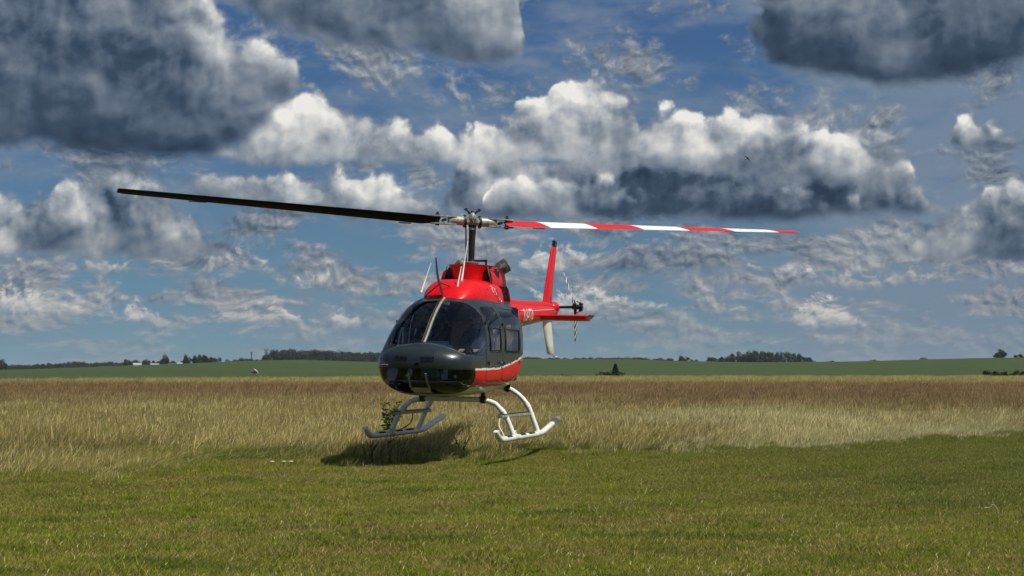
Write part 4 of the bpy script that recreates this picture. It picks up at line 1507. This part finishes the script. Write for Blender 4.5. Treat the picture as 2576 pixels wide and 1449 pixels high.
lawn_c = [blade_clump('lawn_clump', 110, .14, .018, .052, .0058, (.12, .05), 1.2, .6, 0, 2, 20 + k) for k in range(5)]
lawn_c += [blade_clump('lawn_tuft', 80, .10, .035, .085, .0060, (.15, .05), 1.0, .7, 0, 2, 40 + k) for k in range(2)]
for c in lawn_c:
    c.data.materials.append(M_LAWN)
tall_c = [blade_clump('tall_clump', 56, .19, .14, .36, .0065, (.30, .08), .55, .8, .35, 3, 60 + k) for k in range(5)]
flat_c = [blade_clump('flat_clump', 60, .20, .12, .24, .0065, (1.3, -.25), 1.1, .3, .25, 3, 80 + k) for k in range(3)]
leaf_c = [blade_clump('green_clump', 70, .16, .08, .20, .0075, (.20, .05), .6, .8, 0, 3, 90 + k) for k in range(3)]
for c in tall_c + flat_c + leaf_c:
    c.data.materials.append(M_TALL)

# short mown grass
x, y = wedge(10.5, 46, 190)
k = y < tall_edge(x) + 2.5 * rng.uniform(size=len(x)) ** 2
x, y = x[k], y[k]
tuft = rng.uniform(size=len(x)) < .10 + .5 * smooth((y - tall_edge(x) + 2.2) / 2.0)
idx = np.where(tuft, rng.integers(5, 7, len(x)), rng.integers(0, 5, len(x)))
scatter('mown_grass', np.stack([x, y, ground_z(x, y)], -1), rng.uniform(.75, 1.25, len(x)), rng.uniform(-.7, .7, len(x)), idx, lawn_c, 'short mown green grass with dry straw patches in the foreground')

# tall meadow grass
P, S, I, Rz = [], [], [], []
for y0, y1, dn, sc in ((19, 45, 60, 1.0), (45, 80, 20, 1.12), (80, 140, 7.5, 1.3), (140, 262, 2.6, 1.6)):
    x, y = wedge(y0, y1, dn)
    k = (y > tall_edge(x) - 1.8 * rng.uniform(size=len(x)) ** 3) & (y < crop_edge(x, y))
    x, y = x[k], y[k]
    n = len(x)
    lf = np.sin(x * .83 + 1.1) * np.sin(y * .57 + .3) + .6 * np.sin(x * 2.1 - y * 1.3) + .4 * np.sin(x * 4.7 + y * 3.1)
    k = rng.uniform(size=n) < np.clip(.72 + .30 * lf, .30, 1)
    x, y, lf = x[k], y[k], lf[k]
    n = len(x)
    # rotor wash lays the grass flat to the left of the machine and around it
    f = np.clip(1.25 - np.hypot((x + 4.6) / 3.4, (y - 26.5) / 5.5), 0, 1)
    f = np.maximum(f, .25 * np.clip(1.3 - np.hypot((x + .9) / 2.6, (y - 27) / 4), 0, 1))
    gr = np.clip(1.5 - np.hypot((x + 3.9) / 1.7, (y - 26.8) / 1.7), 0, 1)
    gr = np.maximum(gr, .55 * np.clip(.9 - np.hypot((x + 4.5) / 2.2, (y - 22.6) / .8), 0, 1))
    gr = np.maximum(gr, .75 * np.clip(1 - np.abs(y - tall_edge(x) - .5) / .9, 0, 1))
    u = rng.uniform(size=n)
    ii = np.where(u < f * .9, rng.integers(5, 8, n), rng.integers(0, 5, n))
    ii = np.where(rng.uniform(size=n) < gr * .9, rng.integers(8, 11, n), ii)
    e = smooth((y - tall_edge(x) + .6 * lf) / np.where(np.abs(x + .5) < 4.5, 2.6, 6.0))
    s = sc * rng.uniform(.7, 1.25, n) * (.52 + .58 * e) * (1 - .15 * f)
    s *= 1 + .18 * np.sin(x * .9 + y * .35) * np.sin(y * .6)
    P.append(np.stack([x, y, ground_z(x, y)], -1))
    S.append(s)
    I.append(ii)
    Rz.append(rng.uniform(-.5, .5, n) + .8 * np.sin(x * .55 + y * .21) * np.sin(y * .33 - x * .2) + f * (.9 * np.sin(x * 1.1 + .5) - .5))
scatter('meadow_grass', np.concatenate(P), np.concatenate(S), np.concatenate(Rz), np.concatenate(I), tall_c + flat_c + leaf_c, 'tall straw coloured and reddish meadow grass bent by the wind')

# ------------------------------------------------------------------ trees, shrubs, weeds
def leaf_mat(name, a, b_, trans=.25):
    m, g, b = mat(name)
    t = m.node_tree
    oi = g.node('ShaderNodeObjectInfo')
    geo = g.node('ShaderNodeNewGeometry')
    n = g.noise(geo.outputs['Position'], .6, 4, .6)
    f = g.add(g.mul(g.sub(n, .5), 1.6), g.mad(oi.outputs['Random'], .8, .1))
    c = g.mix(g.step(f, .1, .9), a, b_)
    g.put(b.inputs['Base Color'], c)
    b.inputs['Roughness'].default_value = .8
    b.inputs['Specular IOR Level'].default_value = .2
    tr = g.node('ShaderNodeBsdfTranslucent')
    g.put(tr.inputs['Color'], c)
    mx = g.node('ShaderNodeMixShader')
    mx.inputs[0].default_value = trans
    t.links.new(b.outputs[0], mx.inputs[1])
    t.links.new(tr.outputs[0], mx.inputs[2])
    t.links.new(mx.outputs[0], t.nodes['Material Output'].inputs[0])
    return m


M_LEAF = leaf_mat('broad_leaves', (0.018, 0.034, 0.016), (0.045, 0.068, 0.026))
M_NEEDLE = leaf_mat('needles', (0.010, 0.024, 0.014), (0.022, 0.042, 0.020), .1)
M_WEED = leaf_mat('weed_leaves', (0.075, 0.130, 0.026), (0.14, 0.19, 0.040), .4)
M_DRYW = leaf_mat('dry_weed', (0.090, 0.080, 0.045), (0.20, 0.165, 0.085), .3)
M_BARK = paint('bark', (0.060, 0.048, 0.036), .95, 0.0, dirt=.3, scale=3)


def crown_mesh(name, lobes, n, size, r, shell=.55, squash=1.0):
    V, F = [], []
    for _ in range(n):
        cx, cy, cz, rr = lobes[r.integers(len(lobes))]
        d = r.normal(size=3)
        d /= np.linalg.norm(d)
        q = rr * (shell + (1 - shell) * r.uniform()) if r.uniform() < .8 else rr * r.uniform()
        p = np.array([cx, cy, cz]) + d * q * np.array([1, 1, squash])
        a = r.normal(size=3); a /= np.linalg.norm(a)
        b = np.cross(a, d + r.normal(size=3) * .4); b /= np.linalg.norm(b) + 1e-9
        s = size * r.uniform(.6, 1.3)
        i = len(V)
        V += [p - a * s * .5, p + b * s * .35, p + a * s * .5, p - b * s * .35 + d * s * .2]
        F.append((i, i + 1, i + 2, i + 3))
    me = bpy.data.meshes.new(name)
    me.from_pydata([tuple(map(float, v)) for v in V], [], F)
    return me


def trunk_mesh(h, r0, limbs, r):
    mb = MB().tube([(0, 0, -.3), (.02, .01, h * .3), (-.05, .04, h * .6), (.03, 0, h)], [r0 * 1.3, r0, r0 * .7, r0 * .3], 8)
    for k in range(limbs):
        a = r.uniform(0, 6.28)
        z = h * r.uniform(.45, .8)
        q = h * r.uniform(.22, .38)
        mb.tube([(0, 0, z), (math.cos(a) * q * .5, math.sin(a) * q * .5, z + q * .4), (math.cos(a) * q, math.sin(a) * q, z + q * .7)], [r0 * .45, r0 * .3, r0 * .12], 6)
    me = bpy.data.meshes.new('trunk')
    me.from_pydata([tuple(v) for v in mb.v], [], mb.f)
    me.materials.append(M_BARK)
    return me


# unit trees, 1 m tall
KINDS = []
for k in range(6):
    r = np.random.default_rng(200 + k)
    lobes = [(0, 0, .62, .26)]
    for _ in range(11):
        a = r.uniform(0, 6.28)
        z = r.uniform(.30, .84)
        q = .30 * math.sqrt(max(.05, 1 - ((z - .55) / .45) ** 2)) * r.uniform(.5, 1)
        lobes.append((q * math.cos(a), q * math.sin(a), z, r.uniform(.10, .19)))
    cm = crown_mesh('crown', lobes, 1500, .062, r)
    cm.materials.append(M_LEAF)
    KINDS.append((cm, trunk_mesh(.62, .022, 5, r)))


def put_tree(name, kind, loc, h, w, rz, label, cat, group=None):
    t = empty(name, loc, (0, 0, rz))
    t.scale = (w, w, h)
    c = bpy.data.objects.new('crown', KINDS[kind][0])
    u = bpy.data.objects.new('trunk', KINDS[kind][1])
    for o in (c, u):
        COL.objects.link(o)
        o.parent = t
    meta(t, label, cat, group)
    return t


def by_px(px, top, D):
    x = (px - 1288) / FPX * D
    gz = float(ground_z(x, D))
    zt = EYE + (HOR - top) / FPX * D
    return x, gz, (zt - gz) * 1.12


# the wood behind the left crest
for row, (D, dt) in enumerate(((1780, 0), (1830, -1), (1900, -3))):
    for px in np.arange(676 + row * 6, 972, 15.5):
        p = px + rng.uniform(-4, 4)
        top = np.interp(p, [670, 720, 790, 860, 965], [888, 883, 886, 887, 891]) + rng.uniform(-2.5, 3.5) + dt * .4
        d = D + rng.uniform(-15, 15)
        x, gz, h = by_px(p, top, d)
        put_tree('broadleaf_tree', int(rng.integers(6)), (x, d, gz), h, h * rng.uniform(.85, 1.1), rng.uniform(0, 6), 'dark green tree in the dense wood beside the lattice mast', 'tree', 'trees of the wood behind the crest')
# the long far hedge-wood on the left
for row, D in enumerate((2450, 2520)):
    for px in np.arange(-60 + row * 7, 345, 13.0):
        p = px + rng.uniform(-4, 4)
        top = np.interp(p, [-60, 0, 60, 130, 200, 340], [918, 918, 919, 915, 912, 910]) + rng.uniform(-2, 2.5)
        d = D + rng.uniform(-15, 15)
        x, gz, h = by_px(p, top, d)
        put_tree('broadleaf_tree', int(rng.integers(6)), (x, d, gz), h, h * rng.uniform(.95, 1.25), rng.uniform(0, 6), 'small dark tree in the long far belt of woodland left of the farm', 'tree', 'trees of the far woodland belt')
for px in np.arange(345, 470, 12.0):
    x, gz, h = by_px(px, 909 + rng.uniform(-2, 2), 2300)
    put_tree('broadleaf_tree', int(rng.integers(6)), (x, 2300, gz), h, h * 1.1, px, 'low dark tree in the row behind the farm sheds', 'tree', 'trees behind the farm')
# single trees about the farm
for px, top, D, w, lab in ((4, 905, 1500, 1.0, 'rounded tree at the near end of the far woodland belt'), (323, 904, 1450, .95, 'round tree standing left of the white roofed farm sheds'),
                           (368, 905, 1440, .95, 'round tree in front of the gap between the farm sheds'), (415, 893, 1400, .75, 'tall narrow tree rising over the farm sheds'),
                           (473, 893, 1380, .70, 'tall oval tree standing apart right of the farm'), (548, 902, 1380, .8, 'small tree at the end of the row right of the farm'),
                           (572, 905, 1400, 1.1, 'low bushy tree between the farm trees and the wood')):
    x, gz, h = by_px(px, top, D)
    put_tree('broadleaf_tree', int(rng.integers(6)), (x, D, gz), h, h * w, px, lab, 'tree')
for px, top in ((488, 899), (497, 895), (507, 893), (517, 895), (527, 897), (534, 900)):
    x, gz, h = by_px(px, top + rng.uniform(-1, 1), 1390)
    put_tree('broadleaf_tree', int(rng.integers(6)), (x, 1390, gz), h, h * .7, px, 'tree in the short close row right of the farm', 'tree', 'short row of trees right of the farm')
for px in np.arange(590, 672, 13.0):
    x, gz, h = by_px(px, 905 + rng.uniform(-3, 1.5), 1600)
    put_tree('broadleaf_tree', int(rng.integers(6)), (x, 1600, gz), h, h * 1.2, px, 'low tree on the skyline between farm and wood', 'tree', 'low skyline trees before the wood')
# copse on the right skyline
for px, top, w in ((1722, 896, 1.0), (1745, 904, 1.0), (1790, 898, 1.1), (1806, 900, 1.1), (1822, 898, .8), (1836, 891, .75), (1850, 890, .75), (1864, 887, .7), (1878, 885, .8), (1893, 886, .7), (1908, 884, .7), (1921, 886, .65),
                   (1935, 885, .7), (1949, 886, .65), (1962, 888, .65), (1976, 889, .7), (1990, 893, .8), (2002, 891, .7), (2016, 894, .8), (2032, 899, .9), (2044, 903, .9)):
    d = 1500 + rng.uniform(-30, 30)
    x, gz, h = by_px(px, top + rng.uniform(-1, 1), d)
    put_tree('broadleaf_tree', int(rng.integers(6)), (x, d, gz), h, h * w * 1.05, px, 'dark tree of the copse on the skyline right of the tail rotor', 'tree', 'trees of the right copse')
for px, top, lab in ((2520, 880, 'wide crowned tree on the crest at the far right of the field'), (2560, 891, 'small tree just right of the wide crowned crest tree')):
    x, gz, h = by_px(px, top, 800)
    put_tree('broadleaf_tree', 2 if px == 2520 else 4, (x, 800, gz), h, h * 1.25, px, lab, 'tree')
# low scrub along the skyline
r = np.random.default_rng(77)
for px in np.concatenate([np.arange(1310, 1700, 13.0), [2085, 2203, 2318]]):
    x, gz, h = by_px(px, np.interp(px, [1310, 1500, 1600, 1700, 2085, 2203, 2318], [900.5, 901, 899.5, 904, 907, 905, 901]) + r.uniform(-1, 1), 1150)
    put_tree('skyline_bush', int(r.integers(6)), (x, 1150, gz), h, h * 1.7, px, 'low dark bush on the skyline behind the crop field', 'bush', 'bushes along the skyline')


# shrubs at the field edge
def bush(name, px, base_px, D, top, w, label, group=None, n=700, seed=1):
    r = np.random.default_rng(seed)
    x = (px - 1288) / FPX * D
    gz = float(ground_z(x, D))
    h = EYE + (HOR - top) / FPX * D - gz
    lobes = []
    for _ in range(8):
        a = r.uniform(0, 6.28)
        q = w * .5 * math.sqrt(r.uniform())
        lobes.append((q * math.cos(a), q * .6 * math.sin(a), h * r.uniform(.3, .72), h * r.uniform(.18, .30)))
    t = empty(name, (x, D, gz))
    me = crown_mesh('foliage', lobes, n, h * .13, r)
    me.materials.append(M_LEAF)
    o = bpy.data.objects.new('foliage', me)
    COL.objects.link(o)
    o.parent = t
    sb = MB()
    for k in range(5):
        a = r.uniform(0, 6.28)
        sb.tube([(0, 0, -.1), (math.cos(a) * w * .15, math.sin(a) * w * .1, h * .35), (math.cos(a) * w * .3, math.sin(a) * w * .2, h * .7)], [h * .02, h * .014, h * .006], 6)
    sb.build('stem', M_BARK, t)
    meta(t, label, 'bush', group)


bush('field_bush', 1522, 943, 252, 932, 1.7, 'low bush left of the small conifer', None, 600, 3)
bush('field_bush', 1506, 943, 256, 938, .9, 'tiny bush at the left end beside the conifer bush', None, 400, 4)
bush('field_bush', 1562, 943, 252, 935, .9, 'tiny bush right of the small conifer', None, 400, 9)
bush('field_bush', 1422, 943, 252, 940, 1.2, 'very low scrub patch between tail fin and conifer', None, 400, 5)
for i, px in enumerate((2492, 2512, 2535, 2560, 2585)):
    bush('field_bush', px, 948, 256, 929 + (i * 37 % 5) * .9, 2.0, 'dark bush in the clump at the edge of the crop field', 'bushes at the crop edge', 700, 10 + i)
# conifer
x = (1548 - 1288) / FPX * 256
gz = float(ground_z(x, 256))
hc_ = EYE + (HOR - 914) / FPX * 256 - gz
co = empty('conifer', (x, 256, gz))
r = np.random.default_rng(5)
V, F = [], []
for k in range(2600):
    t = r.uniform() ** 1.3
    z = hc_ * (.08 + .92 * t)
    lay = .75 + .25 * math.sin(t * 44)
    rad = hc_ * .62 * (1 - t) ** .9 * lay * r.uniform(.3, 1) + .02
    a = r.uniform(0, 6.28)
    p = np.array([rad * math.cos(a), rad * math.sin(a), z - rad * .25])
    d = np.array([math.cos(a), math.sin(a), -.25])
    sd = np.array([-math.sin(a), math.cos(a), r.uniform(-.5, .5)])
    s = hc_ * .075 * r.uniform(.6, 1.2)
    i = len(V)
    V += [p - sd * s * .4, p + d * s, p + sd * s * .4, p - d * s * .5]
    F.append((i, i + 1, i + 2, i + 3))
me = bpy.data.meshes.new('crown')
me.from_pydata([tuple(map(float, v)) for v in V], [], F)
me.materials.append(M_NEEDLE)
o = bpy.data.objects.new('crown', me)
COL.objects.link(o)
o.parent = co
MB().tube([(0, 0, -.1), (0, 0, hc_ * .5), (0, 0, hc_ * .97)], [hc_ * .03, hc_ * .018, .004], 8).build('trunk', M_BARK, co)
meta(co, 'small dark conifer standing alone at the edge of the crop field', 'tree')


# weeds near the machine
def weed(name, X, Y, h, stems, label, m_leaf, leaf, n, spread, seed, group=None):
    r = np.random.default_rng(seed)
    t = empty(name, (X, Y, float(ground_z(X, Y))))
    sb = MB()
    V, F = [], []
    for k in range(stems):
        a = r.uniform(0, 6.28)
        q = spread * r.uniform(.3, 1)
        hh = h * r.uniform(.7, 1)
        pts = spline([(0.02 * math.cos(a), .02 * math.sin(a), -.03), (q * .35 * math.cos(a), q * .35 * math.sin(a), hh * .45), (q * math.cos(a) + .04, q * math.sin(a), hh)], 6)
        sb.tube(pts, [.006 * (1 - .7 * i / len(pts)) for i in range(len(pts))], 5)
        for _ in range(n):
            f = r.uniform(.2, 1)
            p = np.array(pts[min(len(pts) - 1, int(f * len(pts)))])
            d = r.normal(size=3); d[2] = abs(d[2]) * .6; d /= np.linalg.norm(d)
            sd = np.cross(d, r.normal(size=3)); sd /= np.linalg.norm(sd) + 1e-9
            s = leaf * r.uniform(.5, 1.2)
            i = len(V)
            V += [p, p + d * s * .5 + sd * s * .22, p + d * s, p + d * s * .5 - sd * s * .22]
            F.append((i, i + 1, i + 2, i + 3))
    sb.build('stem', m_leaf, t)
    me = bpy.data.meshes.new('leaves')
    me.from_pydata([tuple(map(float, v)) for v in V], [], F)
    me.materials.append(m_leaf)
    o = bpy.data.objects.new('leaves', me)
    COL.objects.link(o)
    o.parent = t
    meta(t, label, 'weed', group)


weed('leafy_weed', (982 - 1288) / FPX * 30.5, 30.5, .80, 14, 'bushy green weed growing in the grass behind the shaded skid', M_WEED, .085, 26, .24, 31)
for i, (px, Y, h) in enumerate(((940, 25.4, .40), (960, 25.2, .46), (985, 25.3, .52), (1004, 25.6, .46), (1020, 25.8, .40), (928, 25.5, .36))):
    weed('dry_weed', (px - 1288) / FPX * Y, Y, h, 6, 'dark brittle weed standing in front of the shaded skid', M_DRYW, .035, 12, .22, 40 + i, 'dry weeds in front of the shaded skid')
weed('leafy_weed', (1165 - 1288) / FPX * 28.5, 28.5, .36, 9, 'low brownish weed under the tail side of the cabin', M_DRYW, .035, 9, .32, 52)
weed('leafy_weed', (2800 / 4032 * 2576 - 1288) / FPX * 38 + .2, 38, .38, 8, 'small dark green weed in the pale bleached grass', M_WEED, .06, 14, .2, 53)

# white yarrow blooms by the mown edge
M_BLOOM = paint('white_bloom', (.75, .75, .70), .8, 0.0, dirt=.1)
for i, px in enumerate((683, 712, 730)):
    Y = EYE * FPX / (1190 - HOR)
    X = (px - 1288) / FPX * Y
    t = empty('white_flower', (X, Y, float(ground_z(X, Y))))
    MB().tube([(0, 0, 0), (.01, 0, .06), (.02, 0, .12)], .003, 5).build('stem', M_WEED, t)
    fl = MB()
    for k in range(16):
        a = k * 2.4
        q = .004 * math.sqrt(k)
        fl.lathe([(0, .004), (.006, .008), (.010, .004)], (.02 + q * math.cos(a) * 1.5, q * math.sin(a), .12 - q * .3), (0, 0, 1), 6)
    fl.build('bloom', M_BLOOM, t)
    meta(t, 'small white flower head at the edge of the mown grass', 'flower', 'white flowers at the mown edge')
# one pale bent stalk in the lawn
Y = EYE * FPX / (1300 - HOR)
X = (2503 - 1288) / FPX * Y
M_STALK = paint('pale_stalk', (.50, .46, .30), .8, 0.0, dirt=.1)
st = empty('bent_stalk', (X, Y, float(ground_z(X, Y))))
MB().tube(spline([(.02, 0, 0), (.01, 0, .06), (-.015, 0, .115), (-.045, 0, .125), (-.055, 0, .105), (-.09, 0, .10)], 5), .0035, 6).build('stem', M_STALK, st)
MB().tube([(-.085, 0, .10), (-.10, 0, .098), (-.115, 0, .10)], [.005, .007, .003], 6).build('seed_head', M_STALK, st)
meta(st, 'single pale bent grass stalk sticking out of the mown grass', 'stalk')

# ------------------------------------------------------------------ farm and masts
M_ROOF = paint('shed_roof', (.42, .42, .41), .6, 0.0, dirt=.15, scale=.5)
M_SHEDW = paint('shed_wall', (.50, .48, .44), .8, 0.0, dirt=.2, scale=.5)
M_BRICKR = paint('dark_roof', (.10, .075, .065), .8, 0.0, dirt=.2, scale=.5)


def shed(px, top, D, wpx, depth, m_roof, label, group=None):
    x = (px - 1288) / FPX * D
    gz = float(ground_z(x, D))
    h = EYE + (HOR - top) / FPX * D - gz
    w = wpx / FPX * D
    t = empty('farm_shed', (x, D, gz))
    e = h - max(1.6, h * .24)
    MB().box((0, 0, e / 2 - .3), (w, depth, e + .6)).build('wall', M_SHEDW, t, smooth=False)
    rf = MB().rings([[(sx, -depth / 2 - .4, e - .1), (sx, 0, h), (sx, depth / 2 + .4, e - .1), (sx, depth / 2 + .4, e - .25), (sx, 0, h - .18), (sx, -depth / 2 - .4, e - .25)] for sx in (-w / 2 - .4, w / 2 + .4)])
    rf.build('roof', m_roof, t, smooth=False)
    MB().box((w * .15, -depth / 2 - .03, 1.8), (3.2, .1, 3.6)).build('door', M_DSTEEL, t, smooth=False)
    for k in (-.35, -.15, .38):
        MB().box((w * k, -depth / 2 - .03, e * .7), (1.2, .08, .9)).build('window', M_BLACK, t, smooth=False)
    meta(t, label, 'shed', group)


shed(350, 913, 1500, 26, 12, M_ROOF, 'farm shed with a white roof, leftmost of the farm buildings')
shed(386, 914.5, 1520, 34, 12, M_ROOF, 'long pale roofed farm shed between the two round farm trees')
shed(425, 913.5, 1480, 30, 11, M_BRICKR, 'dark roofed farm shed below the tall narrow tree')
shed(455, 912, 1500, 14, 10, M_ROOF, 'small white shed at the right end of the farm')


def lattice(px, top, D, label, arms):
    x = (px - 1288) / FPX * D
    gz = float(ground_z(x, D))
    h = EYE + (HOR - top) / FPX * D - gz
    t = empty('lattice_mast', (x, D, gz))
    b = h * .035
    mb = MB()
    for sx in (-1, 1):
        for sy in (-1, 1):
            mb.tube([(sx * b, sy * b, -.3), (sx * b * .3, sy * b * .3, h * .9)], .16, 5)
    n = 9
    for k in range(n):
        z0, z1 = h * .9 * k / n, h * .9 * (k + 1) / n
        f0, f1 = b * (1 - .7 * k / n), b * (1 - .7 * (k + 1) / n)
        for sy in (-1, 1):
            mb.tube([(-f0, sy * f0, z0), (f1, sy * f1, z1)], .09, 4)
            mb.tube([(f0, sy * f0, z0), (-f1, sy * f1, z1)], .09, 4)
    mb.build('lattice', M_DSTEEL, t)
    MB().tube([(0, 0, h * .88), (0, 0, h)], .14, 6).build('top_pole', M_DSTEEL, t)
    for z, w in arms:
        a = MB().box((0, 0, h * z), (w, .25, .25))
        for s in (-1, 1):
            a.box((s * w / 2, 0, h * z), (.5, .5, 1.8))
        a.build('antenna_arm', M_DSTEEL, t, smooth=False)
    meta(t, label, 'mast')


lattice(670, 874, 1760, 'tall dark radio mast with antenna arms at the left end of the wood', ((.90, 3.2), (.78, 2.4)))
lattice(633, 886, 1800, 'slender thinner mast on the skyline left of the tall radio mast', ((.95, 1.0),))

# ------------------------------------------------------------------ birds
M_FEATH = paint('white_feathers', (.70, .69, .64), .8, 0.0, dirt=.15, scale=30)
M_FEATHB = paint('black_feathers', (.02, .02, .022), .7, 0.0, dirt=.3, scale=30)


def bird(px, row, D, span, rot, label, m_body, flap):
    X = (px - 1288) / FPX * D
    t = empty('bird', (X, D, EYE + (HOR - row) / FPX * D), rot)
    L = span * .48
    MB().tube([(L * .62, 0, .02 * span), (L * .5, 0, .02 * span), (L * .38, 0, .015 * span), (L * .15, 0, 0), (-L * .2, 0, 0), (-L * .5, 0, .01 * span)],
              [L * .015, L * .05, L * .045, L * .11, L * .10, L * .03], 10).build('body', m_body, t)
    MB().rings([[(-L * .42, -w, .0), (-L * .42 - q, -w * 1.5, 0), (-L * .42 - q, w * 1.5, .006), (-L * .42, w, .006)] for w, q in ((L * .05, L * .28), (L * .06, L * .30))]).build('tail', M_FEATHB, t)
    for s in (-1, 1):
        rg = []
        for k in range(6):
            f = k / 5
            yy = s * span * .5 * f * math.cos(flap * (0.6 + .4 * f))
            zz = span * .5 * f * math.sin(flap * (1.1 - .3 * f))
            c = L * (.30 - .17 * f ** 2)
            xo = L * (.14 - .30 * f ** 2)
            rg.append([(xo + c * .5, yy, zz), (xo, yy, zz + .02 * span * (1 - f) + .004), (xo - c * .5, yy, zz), (xo, yy, zz - .004)])
        MB().rings(rg).build('wing', M_FEATHB, t)
    meta(t, label, 'bird')


bird(645, 933, 120, .85, (R(200), R(40), R(35)), 'white and black bird flapping low over the crop field', M_FEATH, R(55))
bird(1882, 397, 110, .55, (R(60), R(-35), R(10)), 'dark bird gliding with tilted wings against the grey cloud bank', M_FEATHB, R(12))
bird(2025, 623, 150, .38, (R(20), 0, R(80)), 'tiny dark bird below the tip of the striped rotor blade', M_FEATHB, R(15))

# ------------------------------------------------------------------ thin summer haze
hz = MB().box((0, 4500, 13), (10400, 9400, 44)).build('haze', None, None, smooth=False)
hz.data.materials.clear()
mh = bpy.data.materials.new('haze_air')
mh.use_nodes = True
th_ = mh.node_tree
th_.nodes.clear()
vo = th_.nodes.new('ShaderNodeVolumePrincipled')
vo.inputs['Color'].default_value = (0.80, 0.88, 1.0, 1)
vo.inputs['Density'].default_value = 5.0e-5
vo.inputs['Anisotropy'].default_value = 0.2
oo = th_.nodes.new('ShaderNodeOutputMaterial')
th_.links.new(vo.outputs[0], oo.inputs['Volume'])
hz.data.materials.append(mh)
meta(hz, 'thin pale summer haze lying over the fields', None, None, 'stuff')
